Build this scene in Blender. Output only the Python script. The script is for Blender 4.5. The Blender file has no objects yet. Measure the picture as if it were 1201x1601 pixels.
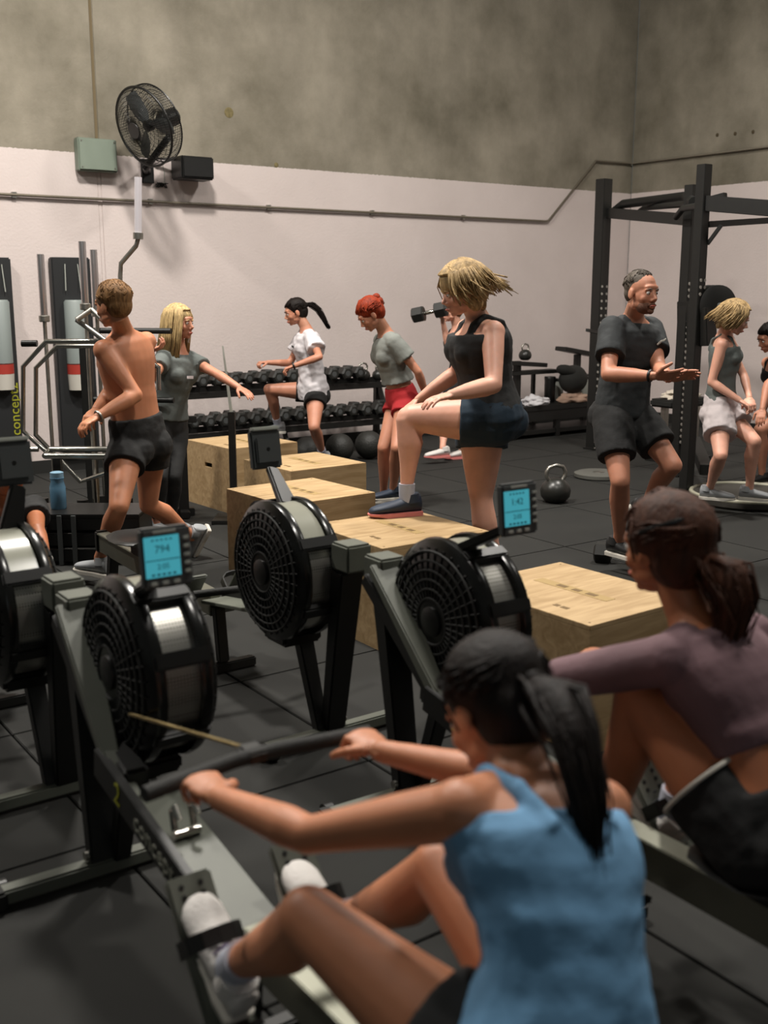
import bpy, bmesh, math, random
import numpy as np
from mathutils import Vector, Matrix, Quaternion, noise
random.seed(7)
S = bpy.context.scene
COL = S.collection
# ------------------------------------------------------------------ camera
F, CX, CY, HOR, CAMH = 1680.0, 600.5, 800.5, 453.0, 1.70
TH = math.atan((CY - HOR) / F)
cd = bpy.data.cameras.new('camera'); cam = bpy.data.objects.new('camera', cd); COL.objects.link(cam)
cam.location = (0, 0, CAMH); cam.rotation_euler = (math.pi / 2 - TH, 0, 0)
cd.sensor_fit = 'VERTICAL'; cd.sensor_height = 36.0; cd.lens = F * 36.0 / 1601.0
cd.clip_start = 0.05; cd.clip_end = 100
cd.dof.use_dof = True; cd.dof.focus_distance = 6.5; cd.dof.aperture_fstop = 2.6
S.camera = cam
# ------------------------------------------------------------------ world and lights
w = bpy.data.worlds.new('world'); S.world = w; w.use_nodes = True
w.node_tree.nodes['Background'].inputs[0].default_value = (0.85, 0.88, 0.80, 1)
w.node_tree.nodes['Background'].inputs[1].default_value = 0.085
def area(name, loc, size, power, color=(1, .95, .88), target=None, sy=None):
    l = bpy.data.lights.new(name, 'AREA'); l.energy = power; l.size = size; l.color = color
    if sy: l.shape = 'RECTANGLE'; l.size_y = sy
    o = bpy.data.objects.new(name, l); COL.objects.link(o); o.location = loc
    t = Vector(target) if target else Vector((loc[0], loc[1], 0))
    o.rotation_euler = (t - Vector(loc)).to_track_quat('-Z', 'Y').to_euler()
    return o
area('high_bay_light', (-1.2, 6.8, 6.6), .55, 500)
area('high_bay_light', (3.0, 8.4, 6.6), .55, 290)
area('high_bay_light', (1.6, 3.2, 6.4), .6, 170)
area('high_bay_light', (-4.4, 5.6, 6.4), .5, 300)
area('high_bay_light', (5.5, 5.0, 6.4), 1.0, 60)
area('cool_rear_light', (0.8, -5.0, 3.0), 3.2, 14, (.85, .93, 1.0), (0.2, 7, 1.2), 2.6)  # unseen broad bluish area light behind the camera, aimed into the room
vs = S.view_settings
vs.view_transform = 'Standard'; vs.look = 'None'; vs.gamma = 1; vs.use_curve_mapping = False; vs.exposure = 0.0

# ------------------------------------------------------------------ geometry of the place
W = math.radians(35.5)                       # heading of the back wall
E1 = Vector((math.cos(W), math.sin(W), 0)); NN = Vector((-math.sin(W), math.cos(W), 0)); UP = Vector((0, 0, 1))
DB, DR = 10.06, 11.15                        # distances of the back and right wall
def ray(px, py):
    u = (px - CX) / F; v = -(py - CY) / F; c, s = math.cos(TH), math.sin(TH)
    return Vector((u, c + v * s, -s + v * c))
O0 = Vector((0, 0, CAMH))
def onz(px, py, z=0.): d = ray(px, py); return O0 + d * ((z - CAMH) / d.z)
def ony(px, py, y): d = ray(px, py); return O0 + d * (y / d.y)
def onw(px, py, D=DB, N=NN): d = ray(px, py); return O0 + d * ((D - O0.dot(N)) / d.dot(N))

# ------------------------------------------------------------------ materials
MATS = {}
def mat(name, col, rough=.6, metal=0., bump=0., bscale=40., var=0., vscale=6., emis=None, spec=.5, stretch=None, sub=0., coat=0.):
    if name in MATS: return MATS[name]
    m = bpy.data.materials.new(name); m.use_nodes = True; nt = m.node_tree; b = nt.nodes['Principled BSDF']
    lin = tuple(c ** 2.2 for c in col) + (1,)
    b.inputs['Base Color'].default_value = lin; b.inputs['Roughness'].default_value = rough; b.inputs['Metallic'].default_value = metal
    b.inputs['Specular IOR Level'].default_value = spec
    if sub: b.inputs['Subsurface Weight'].default_value = sub; b.inputs['Subsurface Radius'].default_value = (.012, .004, .002); b.inputs['Subsurface Scale'].default_value = 1
    if coat: b.inputs['Coat Weight'].default_value = coat
    if emis: b.inputs['Emission Color'].default_value = tuple(c ** 2.2 for c in emis[0]) + (1,); b.inputs['Emission Strength'].default_value = emis[1]
    if bump or var:
        tc = nt.nodes.new('ShaderNodeTexCoord'); mp = nt.nodes.new('ShaderNodeMapping'); nt.links.new(tc.outputs['Object'], mp.inputs[0])
        if stretch: mp.inputs['Scale'].default_value = stretch
        if var:
            n = nt.nodes.new('ShaderNodeTexNoise'); n.inputs['Scale'].default_value = vscale; n.inputs['Detail'].default_value = 6
            nt.links.new(mp.outputs[0], n.inputs['Vector'])
            r = nt.nodes.new('ShaderNodeValToRGB'); r.color_ramp.elements[0].position = .3; r.color_ramp.elements[1].position = .7
            r.color_ramp.elements[0].color = tuple(c * (1 - var) for c in lin[:3]) + (1,)
            r.color_ramp.elements[1].color = tuple(min(1, c * (1 + var)) for c in lin[:3]) + (1,)
            nt.links.new(n.outputs[0], r.inputs[0]); nt.links.new(r.outputs[0], b.inputs['Base Color'])
        if bump:
            n2 = nt.nodes.new('ShaderNodeTexNoise'); n2.inputs['Scale'].default_value = bscale; n2.inputs['Detail'].default_value = 4
            nt.links.new(mp.outputs[0], n2.inputs['Vector'])
            bp = nt.nodes.new('ShaderNodeBump'); bp.inputs['Strength'].default_value = bump; bp.inputs['Distance'].default_value = .01
            nt.links.new(n2.outputs[0], bp.inputs['Height']); nt.links.new(bp.outputs[0], b.inputs['Normal'])
    MATS[name] = m; return m
blk = mat('black_powder_coat', (.095, .095, .088), .5, var=.2, vscale=20)
blkp = mat('black_plastic', (.08, .08, .075), .38)
blkg = mat('black_gloss', (.08, .08, .075), .22)
rubber = mat('black_rubber', (.11, .11, .10), .75, bump=.3, bscale=200)
grey = mat('grey_painted_steel', (.35, .36, .325), .5, var=.12)
dgrey = mat('dark_grey_plastic', (.27, .28, .28), .45)
lgrey = mat('light_grey_plastic', (.62, .63, .60), .5)
steel = mat('brushed_steel', (.62, .61, .58), .34, .9, var=.1, vscale=30)
chrome = mat('chrome', (.72, .71, .68), .2, 1.)
alu = mat('rail_aluminium', (.52, .52, .47), .4, .8, var=.1)
# perforated steel of the flywheel band
def perf():
    m = mat('perforated_steel', (.60, .59, .56), .38, .85); nt = m.node_tree; b = nt.nodes['Principled BSDF']
    tc = nt.nodes.new('ShaderNodeTexCoord'); v = nt.nodes.new('ShaderNodeTexVoronoi'); v.inputs['Scale'].default_value = 110; v.inputs['Randomness'].default_value = .0
    nt.links.new(tc.outputs['Object'], v.inputs['Vector'])
    r = nt.nodes.new('ShaderNodeValToRGB'); r.color_ramp.elements[0].position = .22; r.color_ramp.elements[1].position = .3
    r.color_ramp.elements[0].color = (.03, .03, .03, 1); r.color_ramp.elements[1].color = (.36, .35, .32, 1)
    nt.links.new(v.outputs['Distance'], r.inputs[0]); nt.links.new(r.outputs[0], b.inputs['Base Color'])
    return m
perfm = perf()
skinA = mat('warm_tan_skin', (.74, .49, .36), .5, var=.1, vscale=9, sub=.15)
skinB = mat('fair_skin', (.84, .62, .53), .5, var=.1, vscale=9, sub=.15)
skinC = mat('deep_tan_skin', (.66, .41, .28), .5, var=.1, vscale=9, sub=.15)
skinD = mat('ruddy_skin', (.73, .50, .40), .5, var=.1, vscale=9, sub=.15)
eyew = mat('eye_white', (.85, .83, .8), .25); iris = mat('dark_iris', (.12, .08, .06), .2)
lipm = mat('lip', (.66, .33, .29), .45)
def cloth(n, c, r=.85): return mat(n, c, r, bump=.55, bscale=14, var=.12, vscale=5)
def hairm(n, c): return mat(n, c, .62, spec=.25, var=.45, vscale=60, stretch=(1, 1, .25), bump=.4, bscale=120)

# ------------------------------------------------------------------ mesh builder
def frame(d, hint=None):
    d = Vector(d).normalized(); h = Vector(hint) if hint is not None else (Vector((0, 0, 1)) if abs(d.z) < .9 else Vector((1, 0, 0)))
    a = h - d * h.dot(d)
    if a.length < 1e-6: a = Vector((1, 0, 0)) - d * d.x
    a.normalize(); b = d.cross(a); return a, b
class MB:
    def __init__(s): s.v = []; s.f = []; s.mi = []; s.m = 0
    def box(s, c, size, R=None, taper=1.):
        c = Vector(c); hx, hy, hz = [k / 2 for k in size]; i = len(s.v)
        for z in (-1, 1):
            t = taper if z > 0 else 1
            for x, y in ((-1, -1), (1, -1), (1, 1), (-1, 1)):
                p = Vector((x * hx * t, y * hy * t, z * hz)); s.v.append(c + (R @ p if R else p))
        for q in ((3, 2, 1, 0), (4, 5, 6, 7), (0, 1, 5, 4), (1, 2, 6, 5), (2, 3, 7, 6), (3, 0, 4, 7)): s.f.append([i + k for k in q]); s.mi.append(s.m)
        return s
    def bar(s, p0, p1, wd, ht, hint=(0, 0, 1), w1=None, h1=None):   # rectangular bar; ht along hint
        p0 = Vector(p0); p1 = Vector(p1); a, b = frame(p1 - p0, hint); i = len(s.v)
        for p, ww, hh in ((p0, wd, ht), (p1, w1 or wd, h1 or ht)):
            for x, y in ((-1, -1), (1, -1), (1, 1), (-1, 1)): s.v.append(p + b * (x * ww / 2) + a * (y * hh / 2))
        for q in ((0, 1, 2, 3), (7, 6, 5, 4), (4, 5, 1, 0), (5, 6, 2, 1), (6, 7, 3, 2), (7, 4, 0, 3)): s.f.append([i + k for k in q]); s.mi.append(s.m)
        return s
    def loft(s, rings, cap=True):
        n = len(rings[0]); i = len(s.v)
        for r in rings: s.v += [Vector(p) for p in r]
        for k in range(len(rings) - 1):
            for j in range(n):
                a = i + k * n + j; b = i + k * n + (j + 1) % n
                s.f.append([a, b, b + n, a + n]); s.mi.append(s.m)
        if cap:
            s.f.append([i + j for j in range(n)][::-1]); s.mi.append(s.m)
            s.f.append([i + (len(rings) - 1) * n + j for j in range(n)]); s.mi.append(s.m)
        return s
    def tube(s, pts, r, n=10, sq=1., hint=None):
        pts = [Vector(p) for p in pts]; rr = r if isinstance(r, (list, tuple)) else [r] * len(pts)
        d0 = (pts[1] - pts[0]); a, b = frame(d0, hint); rings = []
        for k, p in enumerate(pts):
            d = (pts[min(k + 1, len(pts) - 1)] - pts[max(k - 1, 0)]).normalized()
            a = (a - d * a.dot(d)); a = a.normalized() if a.length > 1e-6 else frame(d)[0]; b = d.cross(a)
            rings.append([p + a * (math.cos(t) * rr[k] * sq) + b * (math.sin(t) * rr[k]) for t in [2 * math.pi * j / n for j in range(n)]])
        return s.loft(rings)
    def ell(s, c, r, R=None, nu=14, nv=9):
        c = Vector(c); r = r if isinstance(r, (tuple, list)) else (r, r, r); rings = []
        for k in range(nv):
            ph = math.pi * (k + .02) / (nv - 1 + .04) ; z = -math.cos(ph); q = math.sin(ph)
            ring = []
            for j in range(nu):
                t = 2 * math.pi * j / nu; p = Vector((math.cos(t) * q * r[0], math.sin(t) * q * r[1], z * r[2])); ring.append(c + (R @ p if R else p))
            rings.append(ring)
        return s.loft(rings)
    def lathe(s, c, axis, prof, n=32, hint=None, cap=True):       # prof: (distance along axis, radius)
        a, b = frame(axis, hint); c = Vector(c); ax = Vector(axis).normalized()
        return s.loft([[c + ax * h + a * (math.cos(t) * r) + b * (math.sin(t) * r) for t in [2 * math.pi * j / n for j in range(n)]] for h, r in prof], cap)
    def torus(s, c, axis, R_, r, n=40, m=8, a0=0, a1=2 * math.pi, hint=None, sx=1., cap=False):
        a, b = frame(axis, hint); c = Vector(c); ax = Vector(axis).normalized(); full = abs(a1 - a0 - 2 * math.pi) < 1e-6
        K = n if full else n + 1; rings = []
        for k in range(K):
            t = a0 + (a1 - a0) * k / n; dr = a * math.cos(t) * sx + b * math.sin(t)
            rings.append([c + dr * R_ + dr * (math.cos(u) * r) + ax * (math.sin(u) * r) for u in [2 * math.pi * j / m for j in range(m)]])
        if full: rings.append(rings[0])
        return s.loft(rings, not full)
    def build(s, name, mats, parent=None, smooth=None, bevel=0., off=None, inv=None):
        me = bpy.data.meshes.new(name)
        vv = s.v
        if off is not None: vv = [p - off for p in vv]
        me.from_pydata([tuple(p) for p in vv], [], s.f)
        mats = mats if isinstance(mats, (list, tuple)) else [mats]
        for m in mats: me.materials.append(m)
        for p, k in zip(me.polygons, s.mi): p.material_index = k
        bm = bmesh.new(); bm.from_mesh(me); bmesh.ops.recalc_face_normals(bm, faces=bm.faces)
        if bevel:
            es = [e for e in bm.edges if len(e.link_faces) == 2 and e.calc_face_angle(0) > .6]
            bmesh.ops.bevel(bm, geom=es, offset=bevel, segments=2, affect='EDGES', clamp_overlap=True)
        bm.to_mesh(me); bm.free()
        if smooth is not None:
            me.polygons.foreach_set('use_smooth', [True] * len(me.polygons))
            try: me.set_sharp_from_angle(angle=math.radians(smooth))
            except Exception: pass
        o = bpy.data.objects.new(name, me); COL.objects.link(o)
        if parent: o.parent = parent
        return o
def rot(z=0, y=0, x=0): return (Matrix.Rotation(z, 3, 'Z') @ Matrix.Rotation(y, 3, 'Y') @ Matrix.Rotation(x, 3, 'X'))
def thing(name, label, cat, loc=(0, 0, 0), rz=0., group=None):
    o = bpy.data.objects.new(name, None); COL.objects.link(o); o.location = loc; o.rotation_euler = (0, 0, rz); o.empty_display_size = .1
    o['label'] = label; o['category'] = cat
    if group: o['group'] = group
    return o
def tag(o, label, cat, group=None):
    o['label'] = label; o['category'] = cat
    if group: o['group'] = group
    return o
def dup(root, loc, rz, label=None, group=None):
    r = root.copy(); COL.objects.link(r); r.location = loc; r.rotation_euler = (0, 0, rz)
    if label: r['label'] = label
    if group: r['group'] = group
    for ch in list(root.children):
        c = ch.copy(); COL.objects.link(c); c.parent = r
        for g in list(ch.children): d = g.copy(); COL.objects.link(d); d.parent = c
    return r
def text_obj(name, body, size, m, parent, M, depth=.0012):
    cu = bpy.data.curves.new(name, 'FONT'); cu.body = body; cu.size = size; cu.extrude = depth; cu.align_x = 'CENTER'; cu.align_y = 'CENTER'; cu.resolution_u = 2
    t = bpy.data.objects.new(name + '_tmp', cu); COL.objects.link(t)
    me = bpy.data.meshes.new_from_object(t.evaluated_get(bpy.context.evaluated_depsgraph_get())); bpy.data.objects.remove(t)
    me.materials.clear(); me.materials.append(m); me.transform(M)
    o = bpy.data.objects.new(name, me); COL.objects.link(o); o.parent = parent; return o
def M4(o, x, y, z):     # matrix from axes
    return Matrix(((x[0], y[0], z[0], o[0]), (x[1], y[1], z[1], o[1]), (x[2], y[2], z[2], o[2]), (0, 0, 0, 1)))

# ------------------------------------------------------------------ the room
def wall_material():
    m = bpy.data.materials.new('painted_concrete'); m.use_nodes = True; nt = m.node_tree; b = nt.nodes['Principled BSDF']; L = nt.links.new
    b.inputs['Roughness'].default_value = .8; b.inputs['Specular IOR Level'].default_value = .25
    g = nt.nodes.new('ShaderNodeNewGeometry'); sp = nt.nodes.new('ShaderNodeSeparateXYZ'); L(g.outputs['Position'], sp.inputs[0])
    n1 = nt.nodes.new('ShaderNodeTexNoise'); n1.inputs['Scale'].default_value = .9; n1.inputs['Detail'].default_value = 9; n1.inputs['Roughness'].default_value = .62; L(g.outputs['Position'], n1.inputs['Vector'])
    n2 = nt.nodes.new('ShaderNodeTexNoise'); n2.inputs['Scale'].default_value = 45; n2.inputs['Detail'].default_value = 3; L(g.outputs['Position'], n2.inputs['Vector'])
    mp = nt.nodes.new('ShaderNodeMapping'); mp.inputs['Scale'].default_value = (1.5, 1.5, .35); L(g.outputs['Position'], mp.inputs[0])
    n3 = nt.nodes.new('ShaderNodeTexNoise'); n3.inputs['Scale'].default_value = 2.2; n3.inputs['Detail'].default_value = 5; L(mp.outputs[0], n3.inputs['Vector'])
    r1 = nt.nodes.new('ShaderNodeValToRGB'); e = r1.color_ramp.elements; e[0].position = .33; e[0].color = (.135, .120, .088, 1); e[1].position = .68; e[1].color = (.30, .268, .212, 1); L(n1.outputs[0], r1.inputs[0])
    mx = nt.nodes.new('ShaderNodeMix'); mx.data_type = 'RGBA'; mx.blend_type = 'OVERLAY'; mx.inputs[0].default_value = .22; L(r1.outputs[0], mx.inputs[6]); L(n3.outputs[0], mx.inputs[7])
    r2 = nt.nodes.new('ShaderNodeValToRGB'); e = r2.color_ramp.elements; e[0].position = .3; e[0].color = (.56, .485, .46, 1); e[1].position = .7; e[1].color = (.63, .55, .525, 1); L(n1.outputs[0], r2.inputs[0])
    ad = nt.nodes.new('ShaderNodeMath'); ad.operation = 'MULTIPLY_ADD'; L(n2.outputs[0], ad.inputs[0]); ad.inputs[1].default_value = .02; L(sp.outputs[2], ad.inputs[2])
    lt = nt.nodes.new('ShaderNodeMath'); lt.operation = 'LESS_THAN'; L(ad.outputs[0], lt.inputs[0]); lt.inputs[1].default_value = 2.945
    m2 = nt.nodes.new('ShaderNodeMix'); m2.data_type = 'RGBA'; L(lt.outputs[0], m2.inputs[0]); L(mx.outputs[2], m2.inputs[6]); L(r2.outputs[0], m2.inputs[7]); L(m2.outputs[2], b.inputs['Base Color'])
    bp = nt.nodes.new('ShaderNodeBump'); bp.inputs['Strength'].default_value = .25; bp.inputs['Distance'].default_value = .01; L(n2.outputs[0], bp.inputs['Height']); L(bp.outputs[0], b.inputs['Normal'])
    return m
wallm = wall_material()
floorm = mat('rubber_tile_charcoal', (.108, .108, .096), .85, bump=.25, bscale=300, var=.28, vscale=3)
def place(o, origin, rz): o.location = origin; o.rotation_euler = (0, 0, rz)
# room frame: local x along E1 (back wall), local y along NN
mb = MB(); mb.box((2, 2.5, -.06), (18.6, 15.4, .08)); fl = mb.build('floor', mat('joint_dark', (.09, .09, .085), .9)); fl.rotation_euler = (0, 0, W); fl['kind'] = 'structure'
tile = MB().box((0, 0, -.0115), (.992, .992, .023)).build('rubber_tile', floorm, fl, bevel=.003)
first = True
for i in range(-5, 11):
    for j in range(-3, 10):
        x = DR - .5 - i - .05; y = DB - .5 - j - .02
        p = E1 * x + NN * y
        if p.y < -1.2 or p.y > 17 or abs(p.x) > max(2.6, p.y * .5 + 1.8): continue
        t = tile if first else tile.copy()
        if not first: COL.objects.link(t)
        first = False; t.location = (x, y, 0)
seam = onw(148, 150); xs = seam.dot(E1)
mb = MB(); mb.box((1.6, DB + .22, 3.4), (19.4, .14, 7.0)); wb = mb.build('wall_back', wallm); wb.rotation_euler = (0, 0, W); wb['kind'] = 'structure'
for a, b_ in ((-8, xs - .012), (xs + .012, DR + .02)):
    MB().box(((a + b_) / 2, DB + .08, 3.4), (b_ - a, .16, 7.0)).build('concrete_panel', wallm, wb, bevel=.008)
MB().box((xs, DB + .03, 4.92), (.026, .05, 3.96)).build('joint_sealant', mat('sealant_brown', (.38, .33, .24), .8), wb)
MB().box((xs, DB + .028, 1.47), (.026, .05, 2.94)).build('painted_joint', wallm, wb)
mb = MB(); mb.box((DR + .22, 1.8, 3.4), (.14, 16.6, 7.0)); wr = mb.build('wall_right', wallm); wr.rotation_euler = (0, 0, W); wr['kind'] = 'structure'
for a, b_ in ((-6.2, 3.9), (3.92, DB - .012)):
    MB().box((DR + .08, (a + b_) / 2, 3.4), (.16, b_ - a, 7.0)).build('concrete_panel', wallm, wr, bevel=.008)
for k, (a, b_, c_, d_) in enumerate((((-8), DR, DB - .012, DB),)):
    o = MB().box(((a + b_) / 2, DB - .012, .06), (b_ - a, .024, .12)).build('baseboard_back', rubber); o.rotation_euler = (0, 0, W); o['kind'] = 'structure'
o = MB().box((DR - .012, 2, .06), (.024, 16, .12)).build('baseboard_right', rubber); o.rotation_euler = (0, 0, W); o['kind'] = 'structure'
# recessed plugs (lifting points) in the right wall
for i, (px, py) in enumerate(((1122, 211), (1150, 209), (1178, 206))):
    p = onw(px, py, DR, E1)
    o = MB().lathe(p - E1 * .001, -E1, ((0, .02), (.004, .022), (.007, .014)), 14).build('wall_plug', mat('rust_brown', (.28, .24, .17), .8), smooth=40)
    tag(o, 'small dark plug high in the right concrete wall, ' + ('leftmost', 'middle', 'rightmost')[i] + ' of the row of three', 'wall plug', 'plugs in the concrete')
for i, (px, py, r, lab) in enumerate(((358, 176, .05, 'round rusty patch in the concrete right of the fan'), (432, 258, .025, 'small round patch low in the concrete above the white paint'))):
    p = onw(px, py, DB); o = MB().lathe(p + NN * .002, -NN, ((0, r), (.004, r), (.006, r * .8)), 20).build('wall_patch', mat('rust_patch', (.42, .38, .26), .85, var=.3, vscale=30), smooth=40); tag(o, lab, 'wall patch')
# conduit along both walls
pa = [(-40, 300), (400, 325), (855, 350)]
z1 = 2.53; z2 = 3.31
def bw(x, z, off=.03): p = E1 * x + NN * (DB - off); p.z = z; return p
def rw(y, z, off=.03): p = E1 * (DR - off) + NN * y; p.z = z; return p
x855 = onw(855, 350).dot(E1); x929 = onw(929, 262).dot(E1)
t = thing('conduit_pipe', 'thin grey conduit pipe running along the back wall and stepping up at the corner', 'pipe', bw(0, z1))
off = Vector(t.location)
m_ = MB(); pts = [bw(-7.5, z1), bw(x855 - .05, z1), bw(x855, z1 + .01), bw(min(x929, DR - .06), z2 - .01), bw(DR - .06, z2), rw(DB - .06, z2), rw(-3, z2)]
m_.tube(pts, .013, 8); m_.build('pipe', mat('conduit_grey', (.42, .39, .34), .5, .3), t, smooth=50, off=off)
for x in np.arange(-6, 9.5, 1.3):
    MB().box(bw(x, z1, .018), (.04, .035, .05), rot(W)).build('pipe_clip', steel, t, off=off)
# junction box
p = onw(150, 243, DB - .058)
t = thing('junction_box', 'grey green electrical box on the wall left of the fan', 'electrical box', p, W)
MB().box((0, 0, 0), (.37, .10, .29)).build('box_body', mat('box_greygreen', (.45, .49, .44), .55, var=.1), t, bevel=.008)
MB().box((0, -.056, 0), (.35, .012, .27)).build('cover', mat('box_cover', (.48, .52, .47), .5), t, bevel=.004)
for sx in (-.155, .155):
    for sz in (-.115, .115): MB().lathe((sx, -.062, sz), (0, -1, 0), ((0, .008), (.003, .007)), 10).build('screw', steel, t)
# ------------------------------------------------------------------ wall fan
def build_fan():
    c = onw(225, 199, DB - .62); root = onw(229, 268, DB)
    t = thing('wall_fan', 'large black caged fan mounted high on the back wall', 'fan', root)
    right = Vector((1, 0, 0)); upv = Vector((0, math.sin(TH), math.cos(TH)))
    nrm = (Vector((-.50, -.62, 0)) + Vector((0, 0, -.30))).normalized()
    # long axis of the ellipse runs from upper left to lower right
    R_ = .345; off = root
    cage = MB()
    cage.torus(c, nrm, R_, .011, 56, 8); cage.torus(c - nrm * .13, nrm, R_ * .985, .007, 56, 6)
    for rr, h in ((.32, .03), (.285, .05), (.25, .068), (.215, .082), (.18, .094), (.145, .103), (.11, .11), (.075, .116)):
        cage.torus(c + nrm * h, nrm, rr, .0024, 40, 4)
        cage.torus(c - nrm * (.13 + h * .6), nrm, rr, .0024, 40, 4)
    a, b = frame(nrm)
    for k in range(96):
        th = 2 * math.pi * k / 96; d = a * math.cos(th) + b * math.sin(th)
        cage.tube([c + d * R_, c + d * .29 + nrm * .05, c + d * .2 + nrm * .105, c + d * .06 + nrm * .12], .002, 4)
        cage.tube([c + d * R_ , c + d * R_ - nrm * .13, c + d * .27 - nrm * .18, c + d * .08 - nrm * .2], .002, 4)
    cg = cage.build('cage', blkp, t, smooth=50, off=off)
    MB().lathe(c + nrm * .118, nrm, ((0, .07), (.006, .068), (.008, .03)), 24).build('badge_plate', blkp, t, smooth=40, off=off)
    for k in range(3):
        th = 2 * math.pi * k / 3 + .4; bl = MB()
        for s_ in (0,):
            rings = []
            for q in range(8):
                r = .05 + .26 * q / 7; wd = .10 + .11 * math.sin(q / 7 * 2.4); tw = .5 - .25 * q / 7
                ring = []
                for u, h in ((-1, .0), (-.3, .012), (.4, .012), (1, 0), (.4, -.001), (-.3, -.001)):
                    an = th + u * wd / 2 / max(r, .1) * .75; d = a * math.cos(an) + b * math.sin(an)
                    ring.append(c - nrm * .06 + d * r + nrm * (h + u * tw * .06))
                rings.append(ring)
            bl.loft(rings)
        bl.build('blade', dgrey, t, smooth=40, off=off)
    MB().lathe(c - nrm * .09, nrm, ((0, .05), (.06, .05), (.075, .03)), 24).build('hub', blkp, t, smooth=40, off=off)
    m0 = c - nrm * .20
    MB().lathe(m0 - nrm * .2, nrm, ((0, .055), (.02, .08), (.17, .085), (.2, .06)), 24).build('motor', blkp, t, smooth=40, off=off)
    base = root + Vector((0, 0, 0)) - NN * .02
    br = MB(); kn = c - nrm * .3
    br.tube([kn, kn - Vector((0, 0, .16)), onw(228, 262, DB - .25), base], [.03, .032, .034, .04], 12)
    br.build('wall_bracket', blkp, t, smooth=40, off=off)
    MB().box(base, (.12, .04, .22), rot(W)).build('mount_plate', blkp, t, bevel=.005, off=off)
build_fan()
# speaker beside the fan
p = onw(301, 264, DB - .17)
t = thing('wall_speaker', 'black box speaker on the back wall right of the fan', 'speaker', p, W)
MB().box((0, 0, 0), (.34, .24, .21)).build('cabinet', blkp, t, bevel=.012)
MB().box((0, -.125, 0), (.30, .012, .17)).build('grille', mat('speaker_grille', (.07, .07, .065), .8, bump=.5, bscale=400), t, bevel=.004)
MB().bar((0, .12, 0), (0, .168, 0), .06, .08).build('bracket', blkp, t)
MB().bar((-.17, .06, .08), (-.34, .10, .085), .02, .02).build('arm', blkp, t)
p = onw(252, 290, DB)
t = thing('cable_clip', 'small black tangle of cable on the white wall under the fan', 'cable', p, W)
cb = MB()
for k in range(5):
    a0 = random.random() * 6; cb.tube([(.07 * math.cos(a0 + q) * (1 - .1 * q), -.015 - .004 * k, .025 * math.sin(a0 * 2 + q * 1.7)) for q in range(6)], .004, 5)
cb.build('cable_loop', blkp, t, smooth=60); MB().box((0, -.008, 0), (.03, .016, .03)).build('clip', blkp, t)
MB().tube([(.03, -.008, .0), (.035, -.008, .12), (.02, -.008, .2)], .004, 6).build('cable', lgrey, t)

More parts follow.
